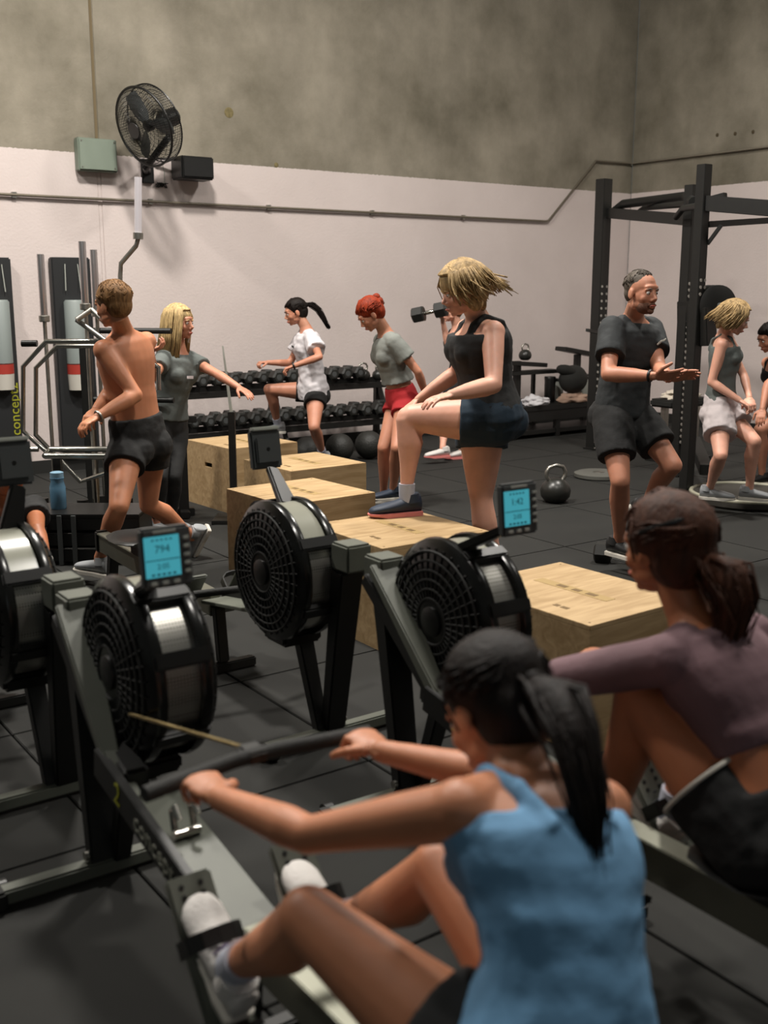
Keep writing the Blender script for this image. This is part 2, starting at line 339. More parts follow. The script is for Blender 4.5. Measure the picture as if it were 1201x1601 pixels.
# ------------------------------------------------------------------ rowing machines
yel = mat('yellow_green_print', (.62, .62, .16), .6); lett = mat('pale_print', (.55, .55, .50), .6)
lcd = mat('lcd_cyan', (.16, .40, .45), .3, emis=((.30, .68, .74), .62)); lcdk = mat('lcd_dark', (.03, .12, .15), .4, emis=((.10, .32, .36), .35))
clear = mat('smoked_window', (.55, .55, .50), .25)
SHA = (-.179, .031, .77); CAG = (.135, .111, .672)
def erg(loc, yaw, label, handle, seat_x, mon, back_lit, group='rowing machines'):
    """local x runs to the rear of the machine, the flywheel is on the +y side"""
    t = thing('rowing_machine', label, 'rowing machine', loc, yaw, group)
    m = MB(); m.bar((0, -.305, .032), (0, .305, .032), .05, .045); m.build('front_crossbar', grey, t, bevel=.006)
    for y in (-.31, .31):
        MB().box((0, y, .028), (.07, .05, .056)).build('foot_pad', rubber, t, bevel=.008)
        MB().lathe((-.035, y * .93 - .015, .03), (0, 1, 0), ((0, .03), (.03, .03)), 20).build('caster_wheel', blkp, t, smooth=40)
    m = MB(); m.bar((0, .0, .05), (-.155, .03, .72), .085, .05, (1, 0, 0), .10, .07); m.build('front_leg', blk, t, bevel=.006)
    m = MB(); m.bar((.01, .05, .05), (.17, .05, .50), .05, .045, (1, 0, 0), .07, .05); m.build('brace_leg', blk, t, bevel=.005)
    MB().lathe((0, -.055, .075), (0, 1, 0), ((0, .014), (.012, .014)), 12).build('bolt', steel, t)
    m = MB(); m.box(SHA, (.11, .105, .10)); m.build('head_block', grey, t, bevel=.008)
    m = MB(); m.bar((SHA[0] + .02, .005, .79), (.24, -.045, .47), .10, .035, (0, 0, 1), .045, .05)
    m.bar((.22, -.045, .475), (.40, -.045, .40), .045, .06, (0, 0, 1)); m.build('upper_arm', grey, t, bevel=.005)
    m = MB(); m.bar((SHA[0] - .02, .0, .745), (.28, -.03, .405), .09, .05, (0, 0, 1), .05, .06); m.build('arm_web', blk, t, bevel=.004)
    m = MB(); m.bar((.20, -.066, .455), (1.02, -.066, .315), .024, .085, (0, 0, 1)); m.build('side_rail', blk, t, bevel=.003)
    m = MB()
    m.loft([[(.36, -.055, .424), (.36, -.02, .424), (.36, -.02, .412), (.36, -.055, .412)], [(.42, -.055, .42), (.42, .07, .42), (.42, .07, .405), (.42, -.055, .405)], [(.98, -.055, .335), (.98, .07, .335), (.98, .07, .32), (.98, -.055, .32)]])
    m.build('frame_plate', grey, t, bevel=.002)
    M_ = M4((.60, -.0795, .387), Vector((.985, 0, -.168)), Vector((.168, 0, .985)), Vector((0, -1, 0)))
    text_obj('lettering', 'concept', .075, lett, t, M_)
    text_obj('lettering', '2', .085, yel, t, M4((.37, -.0795, .427), Vector((.985, 0, -.168)), Vector((.168, 0, .985)), Vector((0, -1, 0))))
    # flywheel
    cx, cy, cz = CAG; ax = (0, 1, 0); c = Vector(CAG)
    MB().lathe(c - Vector((0, .062, 0)), ax, ((0, .236), (.002, .240), (.122, .240), (.124, .236)), 64).build('flywheel_band', perfm, t, smooth=30)
    for s_ in (-1, 1):
        ms = MB(); ms.lathe(c + Vector((0, s_ * .062, 0)), (0, s_, 0), ((-.012, .262), (0, .266), (.016, .262), (.034, .235), (.046, .16), (.05, .05)), 64)
        sd = ms.build('flywheel_side_cover', blkg, t, smooth=35)
        mr = MB()
        for r_, h in ((.225, .041), (.195, .0445), (.165, .0475), (.135, .0485), (.105, .0495), (.075, .05)):
            mr.torus(c + Vector((0, s_ * (.062 + h), 0)), (0, 1, 0), r_, .004, 48, 6)
        for k in range(36):
            an = k * math.pi / 18; d = Vector((math.cos(an), 0, math.sin(an)))
            mr.tube([c + d * .08 + Vector((0, s_ * .113, 0)), c + d * .16 + Vector((0, s_ * .110, 0)), c + d * .238 + Vector((0, s_ * .099, 0))], .0028, 4)
        mr.build('grille_ribs', rubber, sd, smooth=40)
        MB().lathe(c + Vector((0, s_ * .105, 0)), (0, s_, 0), ((0, .05), (.014, .048), (.02, .03)), 24).build('hub_cap', blkp, sd, smooth=40)
    for an in (148, 62, 205, 330, 20):
        a = math.radians(an); d = Vector((math.cos(a), 0, math.sin(a)))
        MB().box(c + d * .255, (.032, .16, .045), Matrix.Rotation(-a, 3, 'Y')).build('cage_clamp', blkp, t, bevel=.006)
    for an in (105,):
        mw = MB(); rings = []
        for k in range(9):
            a = math.radians(70 + 72 * k / 8); d = Vector((math.cos(a), 0, math.sin(a)))
            rings.append([c + d * .243 + Vector((0, -.05, 0)), c + d * .25 + Vector((0, -.045, 0)), c + d * .25 + Vector((0, .045, 0)), c + d * .243 + Vector((0, .05, 0))])
        mw.loft(rings).build('guard_window', clear, t, smooth=40)
    MB().box((cx + .02, cy - .03, cz - .27), (.16, .17, .05)).build('lower_tray', blkp, t, bevel=.012)
    MB().bar((.12, .0, .46), (.36, -.02, .43), .07, .10, (0, 0, 1)).build('chain_guide', blkp, t, bevel=.01)
    # monitor on its arm
    mx, my, mz, tilt = mon
    MB().bar((.16, .085, .90), (mx - .05, my, mz - .07), .085, .03, (1, 0, .2), .05, .026).build('monitor_arm', blkp, t, bevel=.006)
    mo = MB().box((0, 0, 0), (.03, .132, .152)); mon_o = mo.build('monitor', dgrey, t, bevel=.007)
    mon_o.location = (mx, my, mz); mon_o.rotation_euler = (0, tilt, 0)
    if back_lit is None:
        MB().box((-.021, 0, -.005), (.015, .10, .10)).build('battery_cover', dgrey, mon_o, bevel=.005)
        MB().lathe((-.028, 0, 0), (-1, 0, 0), ((0, .008), (.002, .007)), 16).build('round_mark', blkp, mon_o)
        MB().box((-.010, 0, .08), (.03, .12, .016)).build('top_lip', lgrey, mon_o, bevel=.004)
    MB().box((.0155, -.014, .004), (.003, .092, .102)).build('screen', lcd, mon_o)
    so = MB(); so.box((.0175, -.014, -.004), (.001, .090, .0022))
    for k in range(5):
        so.box((.0175, -.014 + .012 * (k - 2), .046), (.001, .006, .004)); so.box((.0175, -.014 + .014 * (k - 2), -.04), (.001, .008, .005))
    so.build('screen_lines', lcdk, mon_o)['kind'] = 'stuff'
    for s2, tx in ((.026, back_lit or '121'),):
        text_obj('screen_digits', tx, .027, lcdk, mon_o, M4((.0172, -.014, .022), Vector((0, 1, 0)), Vector((0, 0, 1)), Vector((1, 0, 0))), .0004)
        text_obj('screen_digits', '2:05', .019, lcdk, mon_o, M4((.0172, -.014, -.021), Vector((0, 1, 0)), Vector((0, 0, 1)), Vector((1, 0, 0))), .0004)
    for k in range(5): MB().box((.018, .050, .044 - k * .021), (.006, .017, .009)).build('button', lgrey, mon_o, bevel=.002)
    for k in range(3): MB().box((.018, -.042 + k * .030, -.062), (.006, .018, .010)).build('button', lgrey, mon_o, bevel=.002)
    MB().box((.017, -.005, .066), (.002, .06, .007)).build('brand_strip', lgrey, mon_o)
    # handle and chain
    h = Vector(handle)
    g = MB(); g.tube([h + Vector((.03, -.26, 0)), h + Vector((.008, -.14, 0)), h + Vector((-.008, -.05, 0)), h + Vector((-.008, .05, 0)), h + Vector((.008, .14, 0)), h + Vector((.03, .26, 0))], .0165, 12)
    ho = g.build('handle', rubber, t, smooth=50)
    MB().box(h + Vector((-.02, 0, 0)), (.06, .05, .028)).build('handle_yoke', blkp, ho, bevel=.006)
    MB().tube([(.28, .0, .60) if h.x > .65 else (.30, .0, .52), h + Vector((-.05, 0, 0))], .0055, 6).build('chain', mat('nickel_chain', (.55, .48, .33), .4, .8, bump=.8, bscale=160), t)
    # footplates
    for y in (-.125, .125):
        c0 = Vector((1.015, y, .335)); R_ = Matrix.Rotation(math.radians(-40), 3, 'Y')
        fp = MB().box(c0 + R_ @ Vector((0, 0, .015)), (.018, .105, .33), R_).build('footplate', grey, t, bevel=.006)
        for k in range(4):
            for q in (-.022, .022): MB().lathe(c0 + R_ @ Vector((.009, q, .09 + .022 * k)), R_ @ Vector((1, 0, 0)), ((0, .006), (.002, .006)), 10).build('peg_hole', blkp, fp)
        sp_ = [(0, -.062), (.055, -.060), (.078, -.035), (.084, 0), (.078, .035), (.055, .060), (0, .062)]; ms_ = MB()
        for (n0, y0), (n1, y1) in zip(sp_, sp_[1:]):
            ms_.bar(c0 + R_ @ Vector((n0, y0, .035)), c0 + R_ @ Vector((n1, y1, .035)), .036, .005, R_ @ Vector(((n0 + n1) / 2 - .03, (y0 + y1) / 2, 0)))
        ms_.build('foot_strap', blkp, fp)
        MB().box(c0 + R_ @ Vector((.03, 0, -.15)), (.07, .09, .02), R_).build('heel_cup', blkp, fp, bevel=.006)
    # monorail
    m = MB(); m.bar((.98, 0, .30), (2.34, 0, .33), .05, .10, (0, 0, 1)); m.bar((.98, 0, .352), (2.34, 0, .382), .07, .012, (0, 0, 1)); m.build('monorail', alu, t, bevel=.003)
    MB().box((2.36, 0, .335), (.04, .07, .12)).build('end_cap', blkp, t, bevel=.008)
    m = MB(); m.bar((2.2, 0, .29), (2.26, 0, .04), .05, .05, (1, 0, 0)); m.build('rear_leg', blk, t, bevel=.004)
    MB().bar((2.26, -.2, .028), (2.26, .2, .028), .05, .05).build('rear_crossbar', blk, t, bevel=.006)
    MB().bar((.95, 0, .3), (.92, 0, .05), .05, .04, (1, 0, 0)).build('middle_leg', blk, t, bevel=.004)
    MB().bar((.92, -.16, .026), (.92, .16, .026), .045, .045).build('middle_crossbar', blk, t, bevel=.006)
    z = .385 + (seat_x - 1.66) * .02
    car = MB().box((seat_x, 0, z + .02), (.14, .11, .06)).build('seat_carriage', blkp, t, bevel=.01)
    st = MB(); rings = []
    for k, (x, wd, zz) in enumerate(((-.13, .12, .03), (-.10, .16, .038), (-.03, .175, .030), (.05, .175, .028), (.11, .165, .05), (.135, .12, .06))):
        rings.append([(seat_x + x, math.cos(a) * wd, z + .05 + zz * .6 + math.sin(a) * .018 + .012 * abs(math.cos(a))) for a in [2 * math.pi * j / 16 for j in range(16)]])
    st.loft(rings).build('seat', blkp, t, smooth=50)
    # hook for the handle
    hk = MB(); hk.tube([(.60, .03, .40), (.585, .03, .46), (.60, .03, .475), (.625, .03, .45)], .009, 8); hk.tube([(.60, -.02, .40), (.585, -.02, .46), (.60, -.02, .475), (.625, -.02, .45)], .009, 8)
    hk.tube([(.61, -.03, .405), (.61, .04, .405)], .012, 8); hk.build('handle_hook', chrome, t, smooth=50)
    return t
OA, OB, OM, OR = (-1.089, 3.426), (-.832, 2.907), (-.196, 3.886), (.076, 3.369)
yb = math.atan2(-NN.y, -NN.x); yf = math.atan2(NN.y, NN.x)
YB = yb - .015; YR = yb - .034
ergM = erg((OM[0], OM[1], 0), yf, 'black rowing machine in the centre, monitor turned away, in front of the wooden boxes', (.62, .0, .47), 1.75, (.38, .06, 1.09, .15), None)
ergA = erg((OA[0], OA[1], 0), yf, 'black rowing machine cut off by the left edge, silver flywheel band facing the camera', (.62, .0, .47), 1.5, (.24, .04, 1.125, .15), None)
ergB = erg((OB[0], OB[1], 0), YB, 'nearest rowing machine, used by the woman in blue, with a lit cyan monitor', (1.0, .0, .75), 1.82, (.42, .06, 1.05, -.1), '794')
ergR = erg((OR[0], OR[1], 0), YR, 'rowing machine used by the woman in mauve, dark flywheel cover facing the camera', (.70, .0, .66), 1.42, (.44, .08, 1.08, -.1), '1:42')
def loc_fn(O, yaw):
    X = Vector((math.cos(yaw), math.sin(yaw), 0)); Y = Vector((-math.sin(yaw), math.cos(yaw), 0))
    return lambda x, y, z: Vector((O[0], O[1], 0)) + X * x + Y * y + UP * z
LB = loc_fn(OB, YB); LR = loc_fn(OR, YR)

# ------------------------------------------------------------------ plywood boxes
def ply_mat(name, base, dark, sc):
    m = bpy.data.materials.new(name); m.use_nodes = True; nt = m.node_tree; b = nt.nodes['Principled BSDF']; L = nt.links.new
    tc = nt.nodes.new('ShaderNodeTexCoord'); mp = nt.nodes.new('ShaderNodeMapping'); mp.inputs['Scale'].default_value = sc; L(tc.outputs['Object'], mp.inputs[0])
    n = nt.nodes.new('ShaderNodeTexNoise'); n.inputs['Scale'].default_value = 3; n.inputs['Detail'].default_value = 8; n.inputs['Distortion'].default_value = 1.2; L(mp.outputs[0], n.inputs['Vector'])
    r = nt.nodes.new('ShaderNodeValToRGB'); r.color_ramp.elements[0].position = .3; r.color_ramp.elements[1].position = .65
    r.color_ramp.elements[0].color = tuple(c ** 2.2 for c in dark) + (1,); r.color_ramp.elements[1].color = tuple(c ** 2.2 for c in base) + (1,)
    L(n.outputs[0], r.inputs[0]); L(r.outputs[0], b.inputs['Base Color']); b.inputs['Roughness'].default_value = .6; return m
ply = ply_mat('birch_plywood', (.72, .61, .455), (.60, .49, .34), (1, 6, 6))
ink = mat('brown_print', (.42, .33, .20), .7)
def plyo(npx, a, b, yaw, label, h=.51, top_text='20', slot=True):
    N = onz(npx[0], npx[1], h); t = thing('plyo_box', label, 'wooden box', (N.x, N.y, 0), yaw, 'plywood jump boxes')
    T = .018
    MB().box((a / 2, b / 2, h - T / 2), (a, b, T)).build('top_panel', ply, t, bevel=.0015)
    MB().box((a / 2, b / 2, T / 2 + .001), (a - 2 * T, b - 2 * T, T)).build('bottom_panel', ply, t)
    hh = h - T
    def panel(c, L_, d, nrm):     # side panel with a hand slot
        d = Vector(d); nv = Vector(nrm); m = MB(); sw, sh, sz = .055, .018, hh * .70
        for (u0, u1, z0, z1_) in ((-L_ / 2, L_ / 2, 0, sz - sh), (-L_ / 2, L_ / 2, sz + sh, hh), (-L_ / 2, -sw, sz - sh, sz + sh), (sw, L_ / 2, sz - sh, sz + sh)):
            cc = Vector(c) + d * ((u0 + u1) / 2); cc.z = (z0 + z1_) / 2
            m.bar(cc - d * ((u1 - u0) / 2), cc + d * ((u1 - u0) / 2), T, z1_ - z0, (0, 0, 1))
        return m
    panel((a / 2, T / 2, 0), a, (1, 0, 0), (0, -1, 0)).build('side_panel', ply, t)
    panel((a / 2, b - T / 2, 0), a, (1, 0, 0), (0, 1, 0)).build('side_panel', ply, t)
    panel((T / 2, b / 2, 0), b - 2 * T, (0, 1, 0), (-1, 0, 0)).build('side_panel', ply, t)
    panel((a - T / 2, b / 2, 0), b - 2 * T, (0, 1, 0), (1, 0, 0)).build('side_panel', ply, t)
    # printed marks on the lid
    m = MB(); m.box((a * .52, b * .52, h + .0006), (.055, b * .55, .0012)); m.build('printed_bar', mat('brown_print_light', (.62, .52, .34), .7), t)
    for u, ln in ((-.10, .05), (-.02, .04), (.06, .05)): MB().box((a * .52, b * .52 + u, h + .0016), (.028, ln, .0008)).build('printed_mark', ink, t)
    for u, ln in ((-.03, .035), (.012, .025)): MB().box((a * .16, b * .34 + u, h + .0006), (.022, ln, .0012)).build('printed_mark', ink, t)
    for x, y in ((.03, .03), (a - .03, .03), (.03, b - .03), (a - .03, b - .03)): MB().lathe((x, y, h), (0, 0, 1), ((0, .005), (.0008, .005)), 8).build('screw', ink, t)
    return t
plyo((923, 979), .60, .72, W + .03, 'wooden jump box at the right, partly behind the rower in the mauve top')
plyo((598, 858), .66, .66, W - .01, 'wooden jump box under the foot of the woman in navy shorts')
plyo((447, 790), .64, .66, W + .05, 'wooden jump box behind the centre rowing machine, third from the right')
plyo((455, 737), .62, .64, W + .02, 'low looking wooden jump box second from the back, just under the standing leg in white')
plyo((360, 702), .62, .68, W + .06, 'farthest left wooden jump box, beside the black stand')

# ------------------------------------------------------------------ dumbbell rack
def rp(x, y, z): return E1 * x + NN * y + UP * z
RX0 = onw(252, 640, 9.45).dot(E1); RX1 = onw(608, 640, 9.45).dot(E1); RY = 9.47
t = thing('dumbbell_rack', 'long black two tier dumbbell rack along the back wall', 'rack', rp((RX0 + RX1) / 2, RY, 0), W)
LN = RX1 - RX0
for z, y, k in ((.72, .10, 0), (.34, -.02, 1)):
    for s_ in (-.10, .10): MB().bar((-LN / 2, y + s_, z + s_ * .2), (LN / 2, y + s_, z + s_ * .2), .035, .06, (0, 0, 1)).build('shelf_rail', blk, t, bevel=.004)
    MB().bar((-LN / 2, y, z - .02), (LN / 2, y, z - .02), .20, .012, (0, 0, 1)).build('shelf_tray', blk, t)
for x in (-LN / 2, 0, LN / 2):
    MB().bar((x, .22, .02), (x, .20, .78), .06, .06, (1, 0, 0)).build('upright', blk, t, bevel=.004)
    MB().bar((x, -.20, .03), (x, .28, .03), .06, .06).build('foot', blk, t, bevel=.004)
    MB().bar((x, -.16, .05), (x, .18, .70), .05, .03, (1, 0, 0)).build('side_brace', blk, t)
def dumbbell_mesh(L_=.30, r=.07):
    t = thing('dumbbell', 'black hex dumbbell', 'dumbbell')
    for s_ in (-1, 1):
        MB().lathe((0, s_ * (L_ / 2 - .05), 0), (0, s_, 0), ((-.052, r * .75), (-.042, r), (.042, r), (.055, r * .72)), 6, (1, 0, 0)).build('head', mat('rubber_hex', (.14, .14, .13), .5), t)
        MB().lathe((0, s_ * (L_ / 2 + .001), 0), (0, s_, 0), ((0, .03), (.005, .028)), 16).build('end_badge', dgrey, t)
    MB().lathe((0, -L_ / 2 + .09, 0), (0, 1, 0), ((0, .014), (.04, .017), (.08, .017), (L_ - .18, .014)), 12).build('grip', chrome, t, smooth=40)
    return t
db0 = dumbbell_mesh()
n_ = int(LN / .165)
cnt = 0
ORD = 'first second third fourth fifth sixth seventh eighth ninth tenth eleventh twelfth thirteenth fourteenth fifteenth sixteenth seventeenth eighteenth nineteenth twentieth'.split()
for tier, (z, y) in enumerate(((.845, .10), (.465, -.02))):
    for k in range(n_):
        x = RX0 + .1 + k * .165
        if tier == 0 and k >= n_ - 2: continue
        lab = 'black hex dumbbell, %s from the left on the %s shelf of the long rack' % (ORD[k], 'upper' if tier == 0 else 'lower')
        p = rp(x, RY + y - .02, z + random.uniform(-.003, .003))
        if cnt == 0: d = db0; d.location = p; d.rotation_euler = (0, 0, W)
        else: d = dup(db0, p, W + random.uniform(-.05, .05))
        sc = random.uniform(.88, 1.08); d.scale = (sc, sc, sc)
        d['label'] = lab; d['group'] = 'dumbbells on the %s shelf' % ('upper' if tier == 0 else 'lower'); cnt += 1
def kettlebell(loc, s, label, yaw=0., m=None, group=None):
    t = thing('kettlebell', label, 'kettlebell', loc, yaw, group)
    b = MB(); b.lathe((0, 0, 0), (0, 0, 1), [(.0, .06), (.012, .085), (.05, .118), (.10, .125), (.15, .108), (.185, .07), (.20, .04)], 28); b.build('bell', m or mat('cast_iron', (.15, .15, .14), .35), t, smooth=50)
    h = MB(); h.tube([(-.05, 0, .17), (-.08, 0, .21), (-.085, 0, .25), (-.06, 0, .29), (0, 0, .305), (.06, 0, .29), (.085, 0, .25), (.08, 0, .21), (.05, 0, .17)], .0165, 10); h.build('handle', steel if m is None else m, t, smooth=60)
    t.scale = (s, s, s); return t
kb = onz(868, 785)
kettlebell(kb, 1.0, 'kettlebell standing alone on the floor between the benches and the man in black', .3)
p = rp(RX1 - .28, RY + .06, .745); kettlebell(p, .62, 'kettlebell at the right end of the upper dumbbell shelf', W)
p = rp(RX1 - .08, RY + .06, .745); kettlebell(p, .56, 'kettlebell beside the rack end behind the red haired woman', W + .3)
for i, (px, py, r) in enumerate(((531, 690, .145), (577, 692, .145), (481, 690, .145), (430, 690, .14))):
    g = onw(px, 700, 8.98); g.z = 0; b = MB().ell((0, 0, r), r, None, 28, 17)
    o = b.build('slam_ball', mat('slam_rubber', (.16, .16, .15), .55, bump=.5, bscale=60), smooth=60); o.location = g
    tag(o, ('black slam ball on the floor right of the standing leg of the woman in white', 'black slam ball nearest the red haired woman under the rack', 'black slam ball behind the standing leg of the woman in white', 'black slam ball farthest left under the dumbbell rack')[i], 'ball', 'slam balls under the rack')

# ------------------------------------------------------------------ shelf with odds and ends right of the dumbbell rack
SX0 = onw(778, 640, 9.35).dot(E1); SX1 = min(onw(935, 640, 9.35).dot(E1), DR - .35); SY = 9.35; SL = SX1 - SX0; SM = (SX0 + SX1) / 2
tz = onw(850, 634, SY - .25).z
t = thing('storage_bench', 'low black storage bench against the back wall right of the woman in navy shorts', 'bench', rp(SM, SY, 0), W)
MB().box((0, 0, tz - .03), (SL, .52, .06)).build('bench_top', blk, t, bevel=.006)
MB().box((0, -.23, tz - .12), (SL, .04, .12)).build('front_rail', blk, t, bevel=.004)
MB().box((0, 0, .07), (SL, .46, .05)).build('lower_shelf', blk, t, bevel=.004)
for x in (-SL / 2 + .04, -SL * .05, SL / 2 - .04):
    for y in (-.21, .21): MB().box((x, y, tz / 2 - .03), (.06, .06, tz - .06)).build('leg', blk, t)
def on_bench(px, D=None, z=None): p = onw(px, 600, D or SY); q = rp(p.dot(E1), D or SY, tz if z is None else z); return q
# plate trees / folded benches as dark racks with weights above the bench
t2 = thing('weight_stand', 'black stand with stacked arms holding a kettlebell, on the low storage bench', 'stand', on_bench(808, SY + .10), W)
q = onw(808, 590, SY).z - tz
MB().box((0, 0, .02), (.42, .34, .04)).build('base', blk, t2, bevel=.004)
MB().bar((.0, 0, .03), (0, 0, .50), .07, .07, (1, 0, 0)).build('post', blk, t2)
MB().bar((-.36, 0, .50), (.40, 0, .44), .20, .05, (0, 0, 1)).build('arm', blk, t2, bevel=.005)
MB().bar((-.36, 0, .36), (.62, 0, .36), .16, .045, (0, 0, 1)).build('arm', blk, t2, bevel=.005)
MB().bar((-.25, .08, .04), (-.25, .08, .36), .05, .05, (1, 0, 0)).build('post', blk, t2)
MB().bar((.34, .08, .04), (.34, .08, .36), .04, .04, (1, 0, 0)).build('post', blk, t2)
kettlebell(on_bench(820, SY + .1, tz + .505), .62, 'kettlebell with a round handle on top of the black stand by the back wall', W)
t3 = thing('equipment_cradle', 'black open frame cradle at the right end of the low storage bench', 'stand', on_bench(905, SY + .13), W)
MB().bar((-.33, 0, .62), (.40, 0, .50), .20, .05, (0, 0, 1)).build('top_arm', blk, t3, bevel=.005)
MB().bar((-.05, 0, .28), (.42, 0, .26), .18, .04, (0, 0, 1)).build('lower_arm', blk, t3, bevel=.005)
for x in (.28, .40, -.04): MB().bar((x, 0, .0), (x, 0, .54), .05, .08, (1, 0, 0)).build('post', blk, t3)
b = MB(); b.ell((0, 0, .17), (.20, .14, .17), None, 20, 12); b.ell((-.10, 0, .27), (.16, .11, .07), rot(0, .3), 16, 9)
o = b.build('gym_bag', cloth('bag_black', (.14, .14, .13)), smooth=60); o.location = on_bench(896, SY - .14, tz + .10); o.rotation_euler = (0, 0, W); tag(o, 'black slumped gym bag hanging on the open frame cradle', 'bag')
def crumple(name, loc, size, m, label, cat, seed, group=None):
    bm = bmesh.new(); bmesh.ops.create_icosphere(bm, subdivisions=4, radius=1)
    for v in bm.verts:
        n = noise.noise(v.co * 1.7 + Vector((seed, 0, 0))) * .45 + noise.noise(v.co * 4 + Vector((seed, 3, 0))) * .2
        v.co *= 1 + n; v.co.x *= size[0]; v.co.y *= size[1]; v.co.z = max(v.co.z, -.6) * size[2] + .6 * size[2]
    me = bpy.data.meshes.new(name); bm.to_mesh(me); bm.free(); me.materials.append(m); me.polygons.foreach_set('use_smooth', [True] * len(me.polygons))
    o = bpy.data.objects.new(name, me); COL.objects.link(o); o.location = loc; o.rotation_euler = (0, 0, W); tag(o, label, cat, group); return o
crumple('towel', on_bench(838, SY - .17), (.17, .12, .07), cloth('towel_white', (.74, .73, .74)), 'crumpled white towel in the middle of the low storage bench', 'towel', 1.3)
crumple('towel', on_bench(896, SY - .17), (.22, .09, .07), cloth('towel_pink', (.66, .55, .48)), 'crumpled pinkish towel under the black gym bag', 'towel', 5.1)
for i, (px, hgt, r, m, lab) in enumerate(((860, .30, .065, blkp, 'tall black canister on the low storage bench beside the white towel'), (872, .26, .07, lgrey, 'pale grey tub on the low storage bench behind the towels'), (912, .28, .07, lgrey, 'pale grey tub at the right end of the low storage bench'))):
    t = thing('canister' if i == 0 else 'tub', lab, 'container', on_bench(px, SY + (0 if i != 1 else .12)), W)
    MB().lathe((0, 0, 0), (0, 0, 1), ((0, r * .92), (.01, r), (hgt - .02, r), (hgt, r * .96)), 24).build('body', m, t, smooth=40)
    MB().lathe((0, 0, hgt - .03), (0, 0, 1), ((0, r * 1.05), (.028, r * 1.05), (.034, r)), 24).build('lid', blkp, t, smooth=40)
# bench behind the man with towel
p0 = onw(1045, 622, 8.3, NN)
# ------------------------------------------------------------------ power rack
t = thing('power_rack', 'tall black power rack standing in the right corner of the room', 'power rack', onz(1000, 700), 0)
off = Vector(t.location)
holes = mat('hole_light', (.62, .60, .57), .5)
def post(px0, py0, px1, py1, Y, wd, name='upright', zt=None):
    top = ony(px0, py0, Y); bot = Vector((top.x, Y, 0)); o = MB().bar(bot, top, wd, wd, (E1.x, E1.y, 0)).build(name, blk, t, bevel=.004, off=off)
    MB().box((top.x, Y, .01), (.16, .16, .02), rot(W)).build('foot_plate', blk, t, off=off)
    return o, top
YL, YM, YN = 11.6, 9.9, 8.9
oL, tL = post(945, 280, 0, 0, YL, .125)
oM, tM = post(1083, 289, 0, 0, YM, .10)
oN, tN = post(1102, 257, 0, 0, YN, .088)
def hole_col(o, top, z0, z1_, step, dx):
    a = Vector((0, -1, 0)); a = -NN
    for s_ in dx:
        m = MB(); z = z0
        while z < z1_:
            c = Vector((top.x, top.y, z)) + E1 * s_ - NN * (.0)
            c2 = c - NN * (o['w'] / 2 + .001)
            m.lathe(c2, -NN, ((0, .014), (.003, .014)), 8); z += step
        h = m.build('adjustment_holes', holes, o, off=off); h['kind'] = 'stuff'
for o, w_ in ((oL, .125), (oM, .10), (oN, .088)): o['w'] = w_
zf = lambda top, py, Y: ony(600, py, Y).z
hole_col(oL, tL, zf(tL, 560, YL), zf(tL, 440, YL), .075, (-.035, .035))
hole_col(oL, tL, zf(tL, 700, YL), zf(tL, 562, YL), .075, (-.05,))
hole_col(oM, tM, zf(tM, 690, YM), zf(tM, 440, YM), .055, (-.03, .02))
hole_col(oN, tN, zf(tN, 460, YN), zf(tN, 432, YN), .055, (-.02, .03))
def bm2(a, Ya, b, Yb, wd, ht, name): return MB().bar(ony(*a, Ya), ony(*b, Yb), wd, ht, (0, 0, 1)).build(name, blk, t, bevel=.004, off=off)
bm2((952, 333), YL, (1082, 344), YM, .10, .10, 'crossbeam')
bm2((1105, 318), YN, (1260, 330), YN - .6, .10, .12, 'crossbeam')
bm2((1105, 351), YN, (1260, 341), 9.6, .05, .05, 'pull_up_bar')
bm2((1106, 382), YN, (1128, 352), YN - .05, .03, .03, 'gusset')
MB().tube([ony(960, 331, YL), ony(975, 319, YL - .2), ony(1072, 307, YL - 1.1), ony(1085, 316, YM - .3)], .045, 10).build('grip_bar', blk, t, smooth=50, off=off)
MB().tube([ony(992, 337, YL - .1), ony(1008, 325, YL - .3), ony(1075, 319, YM)], .028, 10).build('grip_bar', blk, t, smooth=50, off=off)
MB().tube([ony(1057, 340, YM), ony(1068, 326, YM - .15), ony(1092, 322, YN + .2)], .028, 10).build('grip_bar', blk, t, smooth=50, off=off)
bm2((1112, 312, ), YN, (1135, 306), YN - .1, .05, .05, 'grip_bar')
MB().bar(ony(1102, 480, YN), ony(1104, 540, YN), .13, .13, (E1.x, E1.y, 0)).build('bar_catch', blk, t, bevel=.006, off=off)
MB().bar(ony(935, 520, YL - .1), ony(918, 516, YL - .3), .03, .03).build('peg', blk, t, off=off)
bm2((1086, 690), YM, (1104, 735), YN, .10, .09, 'base_beam')
# strip of holes on the near face, rig lower attachments
o = MB().bar(ony(1082, 470, YM), ony(1082, 530, YM), .19, .19, (E1.x, E1.y, 0)).build('bar_catch', blk, t, bevel=.006, off=off)
# bumper plate on the rack peg behind the woman in the grey tank
pc = ony(1121, 478, YN - .05)
tp = thing('bumper_plate', 'black bumper plates on the rack peg above the woman in the grey tank', 'weight plate', pc, 0)
MB().lathe((-.0, .12, 0), (.25, -1, 0), ((-.10, .13), (-.09, .165), (.09, .165), (.10, .13), (.1, .05)), 32).build('plate', mat('bumper_rubber', (.12, .12, .115), .55), tp, smooth=35)
MB().lathe((0.03, .02, 0), (.25, -1, 0), ((0, .025), (.02, .02)), 16).build('hub_ring', dgrey, tp)
